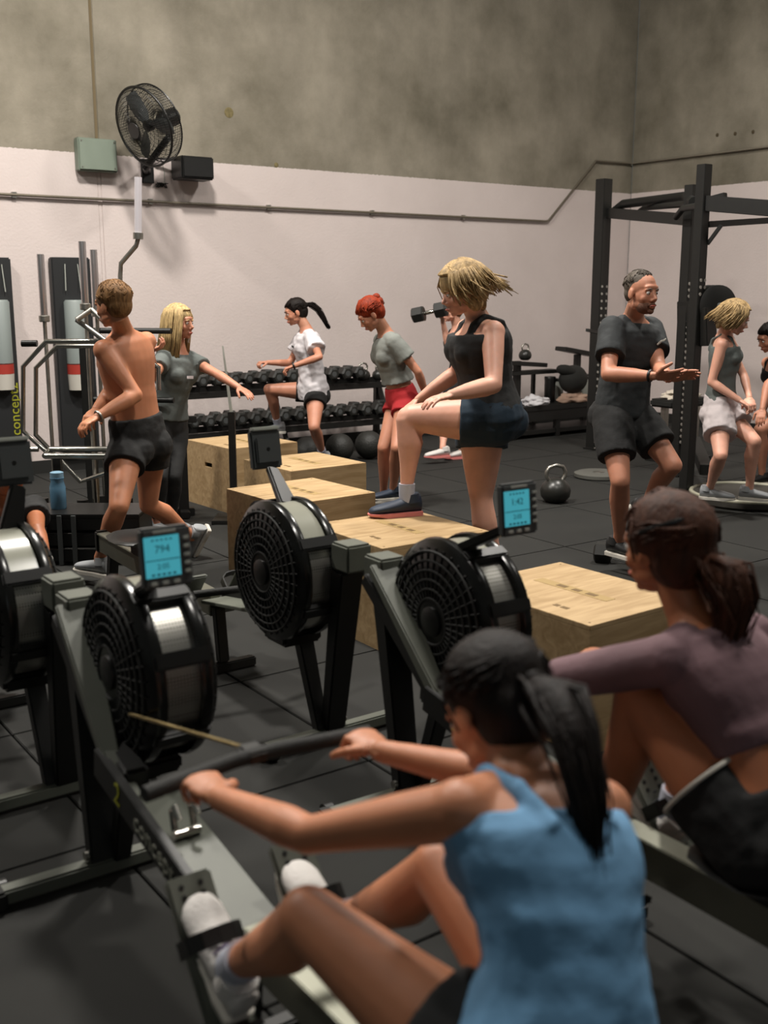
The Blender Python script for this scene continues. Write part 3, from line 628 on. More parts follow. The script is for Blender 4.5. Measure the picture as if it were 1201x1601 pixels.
# low bench behind the man holding a towel
p0 = onz(1060, 720); zt = ony(1030, 622, p0.y).z
t = thing('flat_bench', 'black flat bench with a towel, between the man in black and the power rack', 'bench', p0, W)
MB().box((0, 0, zt - .04), (.62, .30, .08)).build('pad', rubber, t, bevel=.02)
for x in (-.24, .24): MB().bar((x, 0, .03), (x, 0, zt - .08), .06, .06, (1, 0, 0)).build('leg', steel, t, bevel=.004); MB().bar((x, -.2, .025), (x, .2, .025), .05, .05).build('foot', blk, t)
crumple('towel', Vector((p0.x, p0.y, zt)), (.26, .12, .05), cloth('towel_cream', (.74, .70, .64)), 'cream towel on the flat bench by the hands of the man in black', 'towel', 9.2)
# round balance platform
g = onz(1150, 803)
t = thing('round_platform', 'low dark round platform with a pale rim below the woman in the grey tank', 'platform', (2.98, 8.66, 0))
MB().lathe((0, 0, 0), (0, 0, 1), ((0, .44), (.02, .46), (.06, .46), (.07, .43)), 56).build('base', mat('platform_dark', (.20, .19, .17), .7), t, smooth=30)
MB().torus((0, 0, .07), (0, 0, 1), .445, .018, 56, 8).build('rim', mat('rim_pale', (.58, .57, .50), .5), t, smooth=60)
g = onz(936, 746)
t = thing('weight_plate', 'weight plate lying on the floor behind the man in black', 'weight plate', g)
MB().lathe((0, 0, 0), (0, 0, 1), ((0, .2), (.01, .225), (.04, .225), (.05, .2), (.05, .06), (.04, .05)), 40).build('disc', mat('plate_grey', (.34, .34, .32), .5), t, smooth=35)
MB().lathe((0, 0, .045), (0, 0, 1), ((0, .05), (.008, .048), (.008, .026)), 24).build('centre_ring', steel, t, smooth=35)
d = dup(db0, onz(968, 872, .07) + Vector((0, .0, 0)), 1.2, 'black dumbbell on the floor beside the shoe of the man in black'); del d['group']; d.scale = (1, 1, 1); d.location = onz(968, 866, .062) 

# ------------------------------------------------------------------ left corner: ski trainers, barbells, hex bars
redm = mat('red_band', (.62, .20, .16), .6); white = mat('white_label', (.74, .72, .68), .6)
for i, (x0, x1, lab) in enumerate(((-38, 14, 'tall black ski trainer board on the back wall, cut off by the left edge'), (77, 138, 'tall black ski trainer board on the back wall right of the first vertical barbell'))):
    D = DB - .06; a = onw(x0, 402, D); b = onw(x1, 402, D); zb = onw((x0 + x1) / 2 + 5, 706, D).z; c = (a + b) / 2; wd = (b - a).length; zt = a.z
    t = thing('ski_trainer', lab, 'exercise machine', Vector((c.x, c.y, zb)), W, 'ski trainers')
    H_ = zt - zb
    MB().box((0, 0, H_ / 2), (wd, .09, H_)).build('back_board', mat('board_black', (.13, .135, .14), .55), t, bevel=.012)
    k = H_ / 305.0
    MB().lathe((0, -.07, H_ - 165 * k), (0, 0, 1), ((0, .085), (.01, .095), (100 * k - .02, .095), (100 * k, .08)), 24).build('flywheel_drum', mat('drum_grey', (.50, .53, .52), .5), t, smooth=40)
    MB().lathe((0, -.07, H_ - 180 * k), (0, 0, 1), ((0, .097), (15 * k, .097)), 24).build('red_band', redm, t, smooth=40)
    MB().lathe((0, -.07, H_ - 205 * k), (0, 0, 1), ((0, .09), (25 * k, .096)), 24).build('white_label', white, t, smooth=40)
    text_obj('lettering', 'concept2', .13, yel, t, M4((.09, -.047, H_ * .22), Vector((0, 0, 1)), Vector((-1, 0, 0)), Vector((0, -1, 0))))
    for s_ in (-.06, .06): MB().tube([(s_, -.05, H_ - .06), (s_ * 1.2, -.07, H_ - .3)], .005, 6).build('cord', lgrey, t)
# vertical barbells in a floor holder
YBAR = 7.5
hold = ony(135, 700, YBAR); 
t = thing('barbell_holder', 'black floor holder with vertical barbells left of the shirtless person', 'rack', (hold.x, YBAR, 0), 0)
MB().box((0, 0, .02), (.95, .3, .04)).build('base', blk, t, bevel=.008)
for x, y in ((-.33, 0), (-.03, -.06), (.06, .1), (.27, 0)): MB().lathe((x, y, .03), (0, 0, 1), ((0, .04), (.22, .04), (.22, .032)), 16).build('socket', blk, t, smooth=40)
MB().box((0, .12, .66), (.08, .05, 1.32)).build('post', blk, t, bevel=.004)
for z, L_ in ((ony(0, 518, YBAR).z, .34), (ony(0, 627, YBAR).z, .32)): MB().tube([(.02, .12, z), (.36, .1, z), (.62, .05, z)], .02, 10).build('storage_peg', blk, t, smooth=50)
def barbell(px, py_top, lab, y=YBAR):
    tp = ony(px, py_top, y); t = thing('barbell', lab, 'barbell', (tp.x, y, .05), 0, 'barbells standing upright'); H_ = tp.z - .05; sl = .41
    MB().lathe((0, 0, 0), (0, 0, 1), ((0, .014), (H_ - sl, .014)), 12).build('shaft', steel, t, smooth=40)
    MB().lathe((0, 0, H_ - sl), (0, 0, 1), ((0, .024), (.004, .025), (sl - .003, .025), (sl, .02)), 20).build('sleeve', mat('sleeve_chrome', (.80, .78, .78), .28, .85), t, smooth=40)
    MB().lathe((0, 0, H_ - sl - .045), (0, 0, 1), ((0, .03), (.005, .037), (.04, .037), (.045, .03)), 20).build('collar', steel, t, smooth=40)
    MB().lathe((0, 0, .0), (0, 0, 1), ((0, .022), (.36, .025)), 16).build('lower_sleeve', chrome, t, smooth=40)
barbell(63, 397, 'leftmost upright barbell in the holder, chrome sleeve in front of the white wall')
barbell(128, 377, 'tallest upright barbell in front of the black ski trainer board', YBAR - .06)
barbell(146, 390, 'upright barbell just right of the tallest barbell', YBAR + .1)
# cambered bar
t = thing('cambered_bar', 'cambered chrome bar with a bright white sleeve rising above the holder under the fan', 'barbell', (ony(190, 560, YBAR + .3).x, YBAR + .3, 0), 0); off = Vector(t.location); yc = YBAR + .3
MB().tube([ony(188, 720, yc), ony(188, 430, yc), ony(189, 412, yc), ony(213, 384, yc), ony(216, 372, yc)], .017, 10).build('bent_shaft', steel, t, smooth=50, off=off)
MB().tube([ony(216, 364, yc), ony(216, 277, yc)], .026, 16).build('sleeve', mat('sleeve_white', (.86, .84, .86), .35, .3), t, smooth=40, off=off)
MB().tube([ony(216, 374, yc), ony(216, 364, yc)], .036, 16).build('collar', steel, t, smooth=40, off=off)
MB().tube([Vector((ony(188, 720, yc).x, yc, 0)), ony(188, 720, yc)], .02, 10).build('lower_shaft', steel, t, smooth=40, off=off)
# hex bars
def hexbar(pix, y, lab, r=.017):
    P = [ony(px, py, y + dy) for px, py, dy in pix]; c = Vector((P[0].x, y, 0)); t = thing('hex_bar', lab, 'barbell', c, 0, 'hex bars hung upright on the holder')
    MB().tube(P, r, 10).build('frame', chrome, t, smooth=40, off=c)
    a = P[len(P) // 2]
    return t, c
t, c = hexbar([(248, 610, 0), (248, 575, 0), (212, 548, 0), (170, 533, 0), (72, 534, 0), (36, 573, 0), (36, 674, 0), (80, 713, 0), (178, 716, 0)], YBAR - .25, 'outer chrome hex bar with a large hexagonal frame, nearest the camera')
MB().tube([ony(34, 537, YBAR - .25), ony(58, 537, YBAR - .25)], .022, 12).build('sleeve', blkp, t, off=c)
for p_, q_ in (((120, 500), (165, 533)), ((143, 484), (120, 500)), ((143, 484), (165, 505))): MB().tube([ony(*p_, YBAR - .25), ony(*q_, YBAR - .3)], .018, 10).build('grip_loop', steel, t, smooth=40, off=c)
t, c = hexbar([(228, 665, 0), (228, 577, 0), (205, 552, 0), (168, 541, 0), (90, 541, 0), (56, 575, 0), (56, 680, 0), (126, 753, 0), (165, 740, 0)], YBAR - .12, 'inner chrome hex bar, lower corner reaching down beside the white ball')
MB().tube([ony(60, 702, YBAR), ony(40, 702, YBAR)], .02, 10).build('sleeve', steel, t, off=c)
g = onz(125, 790); o = MB().ell((0, 0, .0), .062, None, 20, 13).build('end_ball', lgrey, t, smooth=60, off=c); o.location = ony(125, 772, YBAR + .05) - c
# extra chrome uprights lower left
t = thing('dip_bars', 'low chrome frame with parallel bars on the floor behind the shirtless person', 'exercise frame', (ony(160, 730, 7.0).x, 7.0, 0), 0)
c = Vector(t.location)
for z, y in ((ony(0, 713, 7).z, 0), (ony(0, 703, 7.1).z, .12)): MB().tube([ony(70, 713, 7) * 1, Vector((ony(70, 713, 7).x, 7 + y, z)), Vector((ony(175, 713, 7).x, 7 + y, z))], .02, 10).build('grip_bar', chrome, t, smooth=40, off=c)
for px in (85, 165): MB().bar(Vector((ony(px, 713, 7).x, 7.06, 0)), Vector((ony(px, 713, 7).x, 7.06, ony(px, 713, 7).z)), .05, .05, (1, 0, 0)).build('leg', blk, t, off=c); MB().box(Vector((ony(px, 713, 7).x, 7.06, .02)), (.06, .5, .04)).build('foot', blk, t, off=c)
# black stand left of the boxes
g = onz(288, 806); t = thing('black_stand', 'low black post on a cross base left of the wooden boxes', 'stand', g, W - .35)
c = Vector(t.location)
x2 = (ony(392, 700, g.y).x - g.x)
MB().bar((0, 0, .0), (0, 0, .78), .075, .075, (1, 0, 0)).build('post', blk, t, bevel=.005)
MB().bar((-.2, 0, .03), (.08, 0, .03), .07, .06).build('base', blk, t, bevel=.005)
MB().bar((0, -.15, .03), (0, .15, .03), .07, .05).build('base', blk, t, bevel=.005)
MB().bar((-.28, 0, .74), (.12, 0, .74), .05, .05).build('arm', blk, t, bevel=.005)
g2 = onz(392, 775); t = thing('black_stand', 'thin black post between the left box and the monitor of the centre rowing machine', 'stand', (g2.x, 7.9, 0), 0)
MB().bar((0, 0, .0), (0, 0, .82), .05, .05, (1, 0, 0)).build('post', blk, t, bevel=.004)
MB().box((0, 0, .015), (.3, .3, .03)).build('base', blk, t, bevel=.004)
MB().bar((0, 0, .8), (-.05, 0, 1.30), .035, .02, (1, 0, 0), .012, .01).build('blade', lgrey, t)
# blue bottle
g = ony(92, 795, 6.75); t = thing('water_bottle', 'translucent blue water bottle on a black crate at the left', 'bottle', (g.x, 6.75, g.z), 0)
MB().lathe((0, 0, 0), (0, 0, 1), ((0, .045), (.01, .05), (.14, .05), (.18, .04), (.2, .045)), 24).build('body', mat('bottle_blue', (.35, .50, .60), .25, spec=.6), t, smooth=40)
MB().lathe((0, 0, .2), (0, 0, 1), ((0, .042), (.035, .042), (.04, .03)), 20).build('cap', mat('cap_blue', (.45, .58, .66), .4), t, smooth=40)
t = thing('crate', 'black slatted storage crate under the blue bottle', 'crate', (g.x + .15, 6.75, 0), 0); t.scale = (.9, .9, g.z / .26)
for z in (.05, .13, .21): 
    for y in (-.2, .2): MB().box((0, y, z), (.9, .02, .06)).build('slat', blkp, t, bevel=.003)
for x in (-.44, .44): MB().box((x, 0, .13), (.02, .4, .24)).build('end_board', blkp, t, bevel=.003)
MB().box((0, 0, .25), (.9, .42, .02)).build('lid', blkp, t, bevel=.003)
for px in (78, 104, 128): MB().box((ony(px, 800, 6.75).x - g.x - .15, -.22, .13), (.03, .02, .25)).build('batten', dgrey, t)

# ------------------------------------------------------------------ people
DG = lambda: bpy.context.evaluated_depsgraph_get()
def remesh(mb_, vox, smooth=4, fac=.5):
    me = bpy.data.meshes.new('tmp'); me.from_pydata([tuple(p) for p in mb_.v], [], mb_.f)
    bm = bmesh.new(); bm.from_mesh(me); bmesh.ops.recalc_face_normals(bm, faces=bm.faces); bm.to_mesh(me); bm.free()
    o = bpy.data.objects.new('tmp', me); COL.objects.link(o)
    r = o.modifiers.new('r', 'REMESH'); r.mode = 'VOXEL'; r.voxel_size = vox; r.adaptivity = 0
    if smooth: q = o.modifiers.new('s', 'SMOOTH'); q.iterations = smooth; q.factor = fac
    out = bpy.data.meshes.new_from_object(o.evaluated_get(DG())); bpy.data.objects.remove(o)
    return out
def join_meshes(name, mes, m, root, wrinkle=0.):
    V = []; Fq = []; base = 0
    for me in mes:
        n = len(me.vertices); a = np.empty(n * 3); me.vertices.foreach_get('co', a); V.append(a.reshape(-1, 3))
        for p in me.polygons: Fq.append([base + i for i in p.vertices])
        base += n
    V = np.concatenate(V)
    out = bpy.data.meshes.new(name); out.from_pydata((V - np.array(root)).tolist(), [], Fq); out.materials.append(m)
    if wrinkle:
        nr = np.empty(len(V) * 3); out.vertices.foreach_get('normal', nr); nr = nr.reshape(-1, 3)
        d = np.array([noise.noise(Vector((x * 9, y * 9, z * 16))) + .5 * noise.noise(Vector((x * 22, y * 22, z * 30))) for x, y, z in V])
        V2 = V - np.array(root) + nr * (d * wrinkle)[:, None]; out.vertices.foreach_set('co', V2.ravel())
    out.polygons.foreach_set('use_smooth', [True] * len(out.polygons))
    o = bpy.data.objects.new(name, out); COL.objects.link(o); return o
def rings_ell(c, ax_a, ax_b, a, b, n=20): return [Vector(c) + ax_a * (math.cos(t) * a) + ax_b * (math.sin(t) * b) for t in [2 * math.pi * j / n for j in range(n)]]
FEM = [(-.17, .085, .080), (-.10, .150, .105), (0, .172, .118), (.10, .165, .115), (.24, .138, .100), (.38, .122, .090), (.52, .132, .098), (.66, .150, .110), (.80, .162, .108), (.90, .150, .090), (.97, .085, .065), (1.02, .055, .055)]
MAL = [(-.17, .085, .080), (-.10, .150, .105), (0, .165, .115), (.10, .163, .115), (.24, .155, .108), (.38, .150, .105), (.52, .158, .112), (.66, .175, .122), (.80, .190, .122), (.90, .175, .10), (.97, .095, .070), (1.02, .062, .062)]
def hand(mb_, wr, d, n, side, curl, k, thumb=.5):
    """wrist, finger direction, palm normal, thumb direction"""
    d = d.normalized(); n = (n - d * n.dot(d)).normalized(); s = side
    R = Matrix((s, d, n)).transposed()
    mb_.ell(wr + d * .045 * k, (.040 * k, .052 * k, .015 * k), R, 12, 8)
    mb_.ell(wr + d * .070 * k, (.042 * k, .026 * k, .014 * k), R, 12, 8)
    mb_.tube([wr - d * .02 * k, wr + d * .03 * k], [.024 * k, .026 * k], 10, .7, n)
    for i, (u, L_, r) in enumerate(((.031, .072, .0085), (.010, .080, .009), (-.011, .075, .0085), (-.031, .060, .0075))):
        p = wr + d * (.086 - .004 * abs(i - 1.2)) * k + s * u * k; dd = d + s * u * 1.2; dd.normalize(); pts = [p - dd * .02 * k, p]; a = 0
        for seg, fr in enumerate((.45, .30, .25)):
            a += curl * (1.15, 1.35, .9)[seg]
            v = dd * math.cos(a) + n * math.sin(a); p = p + v * L_ * fr * k; pts.append(p)
        mb_.tube(pts, [r * k * 1.05, r * k * 1.05, r * k, r * k * .92, r * k * .75], 8)
    p = wr + d * .018 * k + s * .026 * k; v1 = (s * .8 + d * .75 + n * .25).normalized(); v2 = (s * (.45 - thumb * .5) + d * 1 + n * (.2 + thumb)).normalized()
    p1 = p + v1 * .038 * k; p2 = p1 + v2 * .032 * k; p3 = p2 + (v2 + n * thumb * .4).normalized() * .024 * k
    mb_.tube([p, p1, p2, p3], [.014 * k, .012 * k, .0105 * k, .008 * k], 8)
def head_mesh(c, R, k, male=False):
    """R columns: right, forward, up"""
    m = MB(); X = lambda x, y, z: c + R @ Vector((x, y, z)) * k
    e = lambda p, r, nu=16, nv=11, Q=None: m.ell(X(*p), tuple(q * k for q in r), R if Q is None else R @ Q, nu, nv)
    e((0, -.012, .035), (.074, .096, .082), 24, 15)
    e((0, .025, -.012), (.064, .070, .078), 20, 13)
    e((0, .036, -.058), (.046 if not male else .052, .052, .050), 18, 11)
    e((0, .070, -.094), (.018, .016, .014)); e((0, .074, .036), (.050, .018, .016))
    for s in (-1, 1):
        e((s * .036, .058, -.026), (.024, .022, .026)); e((s * .030, .078, .020), (.022, .012, .007))
        e((s * .076, -.006, -.008), (.008, .020, .031)); e((s * .012, .093, -.036), (.009, .010, .008)); e((s * .047, .018, -.06), (.012, .03, .02))
    m.tube([X(0, .082, .018), X(0, .096, -.010), X(0, .110, -.032)], [.008 * k, .0095 * k, .0125 * k], 10)
    e((0, .088, -.060), (.022, .012, .008)); e((0, .088, -.072), (.020, .012, .008)); e((0, .080, -.052), (.016, .012, .012))
    return m
def shoe(root, ank, toe, upv, k, body, sole, name='shoe', lace=None):
    f = toe.normalized(); u = (upv - f * upv.dot(f)).normalized(); s = f.cross(u)
    P = lambda x, y, z: ank + f * x * k + s * y * k + u * z * k
    prof = [(-.075, .026, .075), (-.068, .033, .095), (-.03, .036, .098), (.01, .038, .082), (.06, .043, .066), (.11, .049, .056), (.15, .047, .047), (.18, .036, .038), (.197, .018, .028)]
    m = MB(); rings = []
    for x, wd, hh in prof:
        rings.append([P(x, math.cos(t) * wd, -.085 + max(0, (math.sin(t) * .5 + .5)) ** .8 * hh) for t in [2 * math.pi * j / 16 for j in range(16)]])
    m.loft(rings); m.tube([P(-.025, 0, -.03), P(-.022, 0, .012)], [.047 * k, .041 * k], 16)
    o = m.build(name, body, root, smooth=60, off=Vector(root.location))
    ms = MB(); out = []
    for x, wd in ((-.082, .02), (-.078, .034), (-.03, .040), (.02, .040), (.07, .046), (.12, .053), (.16, .050), (.19, .038), (.206, .016)): out.append((x, wd))
    top = [P(x, wd, -.078) for x, wd in out] + [P(x, -wd, -.078) for x, wd in out[::-1]]
    bot = [P(x * .98, wd * .97, -.103 + (.012 if x > .15 else 0)) for x, wd in out] + [P(x * .98, -wd * .97, -.103 + (.012 if x > .15 else 0)) for x, wd in out[::-1]]
    ms.loft([bot, top]); ms.build('sole', sole, o, bevel=.003 * k, off=Vector(root.location))
    if lace:
        ml = MB()
        for q in range(4):
            x = .02 + q * .022; h = -.085 + .079 - q * .0075 + .012
            ml.tube([P(x, -.026, h - .014), P(x + .005, 0, h), P(x, .026, h - .014)], .0032 * k, 6)
        ml.build('laces', lace, o, smooth=60, off=Vector(root.location))
    return o
def reach(p, px, L_, sgn):
    d = ray(px[0], px[1]).normalized(); q = p - O0; b = q.dot(d); cc = q.length_squared - L_ * L_; disc = b * b - cc
    if disc <= 0: r = O0 + d * b; return p + (r - p).normalized() * L_
    return O0 + d * (b + sgn * math.sqrt(disc))
def person(label, H_, pelvis, neck, headc, hdir, facing, armL, armR, legL, legR, skin, hair, clothes, male=False, vox=.010, hup=None, shoes=None, stocky=1., chest_face=None, bend=0., hands=(None, None), foot_dirs=(None, None), group=None, socks=None, shoulder_w=1.):
    k = H_ / 1.70; T = MAL if male else FEM
    P = Vector(pelvis); N_ = Vector(neck); sp = (N_ - P); Ls = sp.length; sp.normalize()
    def lat(f): f = Vector(f); r = f.cross(Vector((0, 0, 1))) if abs(sp.z) > .25 or True else f.cross(sp); r.z = 0; r.normalize(); r = (r - sp * r.dot(sp)).normalized(); return r
    rP = lat(facing); rC = lat(chest_face or facing); fP = sp.cross(rP) * -1; fC = sp.cross(rC) * -1
    if fC.dot(Vector(facing)) < 0 and abs(fC.dot(Vector(facing))) > .3: pass
    fP = rP.cross(sp) * -1; fC = rC.cross(sp) * -1        # up x right = forward
    def spine(t): return P + sp * (Ls * t) - fP * (bend * math.sin(math.pi * min(max(t, 0), 1)))
    def axes(t): q = min(max(t, 0), 1); r = (rP * (1 - q) + rC * q).normalized(); return r, (fP * (1 - q) + fC * q).normalized()
    root = thing('person', label, 'person', (P.x, P.y, 0), 0, group); off = Vector(root.location)
    def torso(m, t0, t1, inf=0., n=24, flare=0.):
        rings = []; ts = [t0 + (t1 - t0) * i / 14 for i in range(15)]
        for t in ts:
            a = np.interp(t, [q[0] for q in T], [q[1] for q in T]) * k * (stocky if t < .9 else 1); b_ = np.interp(t, [q[0] for q in T], [q[2] for q in T]) * k * (stocky if t < .9 else 1)
            r, f = axes(t); fl = flare * max(0, (t0 + .35 - t) / .35)
            rings.append(rings_ell(spine(t) + f * (.01 if .5 < t < .9 else 0), r, f, a + inf + fl, b_ + inf + fl, n))
        m.loft(rings)
    shw = (.163 if male else .145) * k * shoulder_w
    SH = {s: spine(.87) + axes(.9)[0] * (shw * s_) for s, s_ in (('L', -1), ('R', 1))}
    HP = {s: spine(-.02) + rP * (.088 * k * s_) for s, s_ in (('L', -1), ('R', 1))}
    UA, FA, TH_, SHN = .295 * k, .255 * k, .415 * k, .415 * k
    def solve(p0, spec, l1, l2):
        out = []
        for sp_, L_ in zip(spec, (l1, l2)):
            if isinstance(sp_, Vector): v = p0 + (sp_ - p0).normalized() * min(L_ * 1.06, (sp_ - p0).length)
            else: v = reach(p0, sp_[:2], L_, sp_[2])
            out.append(v); p0 = v
        return out
    AR = {'L': solve(SH['L'], armL, UA, FA), 'R': solve(SH['R'], armR, UA, FA)}
    LG = {'L': solve(HP['L'], legL, TH_, SHN), 'R': solve(HP['R'], legR, TH_, SHN)}
    b = MB(); st = stocky
    torso(b, -.16, 1.0)
    b.tube([spine(-.12), spine(.0)], [.07 * k, .10 * k], 14)
    if not male:
        for s in (-1, 1): b.ell(spine(.70) + axes(.7)[0] * (s * .068 * k) + axes(.7)[1] * (.082 * k * st), (.060 * k, .050 * k, .058 * k), Matrix((axes(.7)[0], axes(.7)[1], sp)).transposed())
    else:
        for s in (-1, 1): b.ell(spine(.74) + axes(.7)[0] * (s * .078 * k) + axes(.7)[1] * (.07 * k), (.080 * k, .045 * k, .055 * k), Matrix((axes(.7)[0], axes(.7)[1], sp)).transposed())
    for s, s_ in (('L', -1), ('R', 1)):
        hp, (kn, an) = HP[s], LG[s]; sh, (el, wr) = SH[s], AR[s]
        b.ell(spine(-.06) + rP * (s_ * .075 * k) - fP * (.050 * k), (.088 * k * st, .082 * k, .09 * k))
        b.ell(hp, .092 * k * st); b.ell(kn, .054 * k)
        L_ = lambda p, q, t: p + (q - p) * t
        bk = -(kn - hp).cross((an - kn)).cross(an - kn); bk = bk.normalized() if bk.length > 1e-5 else -fP
        if bk.dot(hp - kn) < 0 and (an - kn).normalized().dot((kn - hp).normalized()) < .9: bk = -bk
        b.tube([hp, L_(hp, kn, .25), L_(hp, kn, .65), kn], [.092 * k * st, .091 * k * st, .070 * k * st, .054 * k * st ** .5], 16)
        b.tube([kn, L_(kn, an, .12) + bk * .006 * k, L_(kn, an, .32) + bk * .016 * k, L_(kn, an, .6) + bk * .008 * k, L_(kn, an, .86), an], [.052 * k * st ** .5, .053 * k * st ** .5, .058 * k * st ** .5, .046 * k, .034 * k, .034 * k], 14)
        u = (.046 if male else .039) * st ** .7
        b.ell(sh, (u + .014) * k); b.tube([spine(.93) + axes(1)[0] * s_ * .05 * k, L_(sh, spine(.95), .1)], [.045 * k, .05 * k], 12)
        b.tube([sh, L_(sh, el, .35), L_(sh, el, .75), el], [(u + .010) * k, (u + .006) * k, (u - .002) * k, (u - .006) * k], 14); b.ell(el, (u - .005) * k)
        b.tube([el, L_(el, wr, .22), L_(el, wr, .6), wr], [(u - .006) * k, (u - .001) * k, (u - .008) * k, .0245 * k], 14); b.ell(wr, .025 * k)
        b.tube([an, an - Vector((0, 0, .04 * k))], [.034 * k, .03 * k], 10)
    # head frame
    hd = Vector(hdir).normalized(); hu = Vector(hup) if hup else (Vector((0, 0, 1)) * .6 + sp * .4)
    hr = hd.cross(hu).normalized(); hu = hr.cross(hd).normalized(); R = Matrix((hr, hd, hu)).transposed()
    C_ = reach(spine(1.0), headc[:2], .195 * k, headc[2]) if not isinstance(headc, Vector) else headc
    kh = k ** .5
    hm = head_mesh(C_, R, kh, male)
    nb = C_ + R @ Vector((0, -.025, -.06)) * kh
    for m_ in (b, hm): m_.tube([spine(.93), spine(1.0) + (nb - spine(1.0)) * .3, nb, C_], [.075 * k if m_ is b else .055 * k, .054 * k, .050 * k, .045 * k], 16)
    meshes = [remesh(b, vox, 6), remesh(hm, min(vox, .0055), 3)]
    hmb = MB()
    for i, s in enumerate(('L', 'R')):
        el, wr = AR[s]; hs = hands[i] or {}
        d = Vector(hs.get('d', (wr - el).normalized())); n = hs.get('n', Vector((0, 0, -1)) if abs(d.z) < .8 else -fP)
        d = Vector(d).normalized(); n = Vector(n); n = (n - d * n.dot(d)).normalized()
        side = d.cross(n) * (1 if s == 'R' else -1)
        hand(hmb, wr, d, n, side, hs.get('curl', .35), k, hs.get('thumb', .4))
    meshes.append(remesh(hmb, min(vox, .0045), 2))
    body = join_meshes('body', meshes, skin, off); body.parent = root
    # face parts
    X = lambda x, y, z: C_ + R @ Vector((x, y, z)) * kh
    for s in (-1, 1):
        e_ = MB().ell(X(s * .030, .078, .004), .0115 * kh, R, 12, 9).build('eye', eyew, root, smooth=60, off=off)
        MB().ell(X(s * .030, .0875, .003), (.0055 * kh, .003 * kh, .0055 * kh), R, 10, 7).build('iris', iris, e_, smooth=60, off=off)
        MB().tube([X(s * .014, .093, .022), X(s * .030, .093, .028), X(s * .048, .080, .022)], [.003 * kh, .0035 * kh, .0015 * kh], 6).build('eyebrow', hair['mat'], root, smooth=60, off=off)
    MB().tube([X(-.021, .091, -.066), X(-.008, .101, -.063), X(.008, .101, -.063), X(.021, .091, -.066)], [.002 * kh, .0045 * kh, .0045 * kh, .002 * kh], 6).build('lips', lipm, root, smooth=60, off=off)
    if hair.get('beard'):
        bb = MB(); bb.ell(X(0, .040, -.068), (.056 * kh, .052 * kh, .046 * kh), R, 18, 11); bb.ell(X(0, .078, -.093), (.024 * kh, .018 * kh, .018 * kh), R); bb.tube([X(-.03, .085, -.062), X(0, .100, -.052), X(.03, .085, -.062)], .006 * kh, 6)
        bb.build('beard', hair['beard'], root, smooth=60, off=off)
    # hair
    hb = MB(); st_ = hair['style']; tk = hair.get('thick', .008)
    def cp(th, ph, ex=0.):    # point on the scalp shell, th from front(0) round, ph elevation
        return X(math.sin(th) * math.cos(ph) * (.078 + tk + ex), -.020 + math.cos(th) * math.cos(ph) * (.098 + tk + ex), .040 + math.sin(ph) * (.084 + tk + ex))
    capm = MB()
    capm.ell(X(0, -.024, .046), ((.076 + tk) * kh, (.094 + tk) * kh, (.080 + tk) * kh), R, 28, 17)
    if st_ != 'short': capm.ell(X(0, -.052, -.005), ((.066 + tk) * kh, (.062 + tk) * kh, (.072 + tk) * kh), R, 24, 13)
    else: capm.ell(X(0, -.050, .0), ((.066 + tk) * kh, (.056 + tk) * kh, (.062 + tk) * kh), R, 24, 13)
    rnd = random.Random(hash(label) % 1000 if False else len(label) * 7 + int(H_ * 100))
    tie = X(*hair.get('tie', (0, -.125, .03)))
    def strand(pts, r=.0035, n_=4): hb.tube(pts, [r * kh * (1 - .5 * i / (len(pts) - 1)) for i in range(len(pts))], n_)
    if st_ in ('ponytail', 'updo'):
        for i in range(110):
            th = rnd.uniform(-2.4, 2.4); ph = .35 + .5 * rnd.random() - .30 * abs(th) if abs(th) > .9 else rnd.uniform(.28, .5)
            p0 = cp(th, ph, .001); mid = cp(th * 1.15 if abs(th) > 1.2 else th, min(1.35, ph + (1.1 if abs(th) < 1.0 else .12)), .004); m2 = cp(math.pi if abs(th) > 1.2 else th + (math.pi - th) * .8, .55 if abs(th) < 1.2 else .25, .004)
            if abs(th) > 1.2: mid = cp(th * 1.12, ph + .05, .003); m2 = cp(math.copysign(2.7, th), .25, .004)
            strand([p0, (p0 + mid) / 2 + (mid - C_).normalized() * .004, mid, m2, tie], .0042)
        pth = [tie] + [X(*q) for q in hair['tail']] if 'tail' in hair else None
        if pth:
            R0 = hair.get('tail_r', .028)
            rr = [R0 * .5] + [R0 * (1.1 - .75 * (i / (len(pth) - 1)) ** 1.5) for i in range(1, len(pth))]
            hb.tube(pth, [q * kh * .8 for q in rr], 12)
            for i in range(70):
                a = rnd.uniform(0, 6.28); q = rnd.uniform(.5, 1.15); o_ = Vector((math.cos(a), math.sin(a), rnd.uniform(-.6, .6)))
                strand([p + o_ * rr[j] * q * kh + Vector((rnd.gauss(0, 1), rnd.gauss(0, 1), rnd.gauss(0, 1))) * .006 * j / len(pth) for j, p in enumerate(pth)], .0042)
            hb.torus(tie, (pth[1] - tie), .018 * kh, .007 * kh, 14, 6)
        elif st_ == 'updo':
            for i in range(7): hb.ell(tie + R @ Vector((rnd.uniform(-.02, .02), rnd.uniform(-.02, .02), rnd.uniform(-.03, .03))), (.026, .03, .03), R, 12, 8)
            for i in range(26):
                o_ = Vector((rnd.uniform(-1, 1), rnd.uniform(-1, 1), rnd.uniform(-1, 1))).normalized(); strand([tie, tie + R @ (o_ * .028), tie + R @ (o_ * .02 + Vector((0, -.02, -.035)))], .004)
        for s in (-1, 1):
            for i in range(6): strand([cp(s * 1.2, .1 + i * .05), cp(s * 1.25, -.2 + i * .02, .006), cp(s * (1.2 + rnd.uniform(-.1, .1)), -.62, .010)], .0022)
    elif st_ == 'long':
        Ln = hair.get('len', .20); sway = Vector(hair.get('sway', (0, 0, 0))); wild = hair.get('wild', 0.)
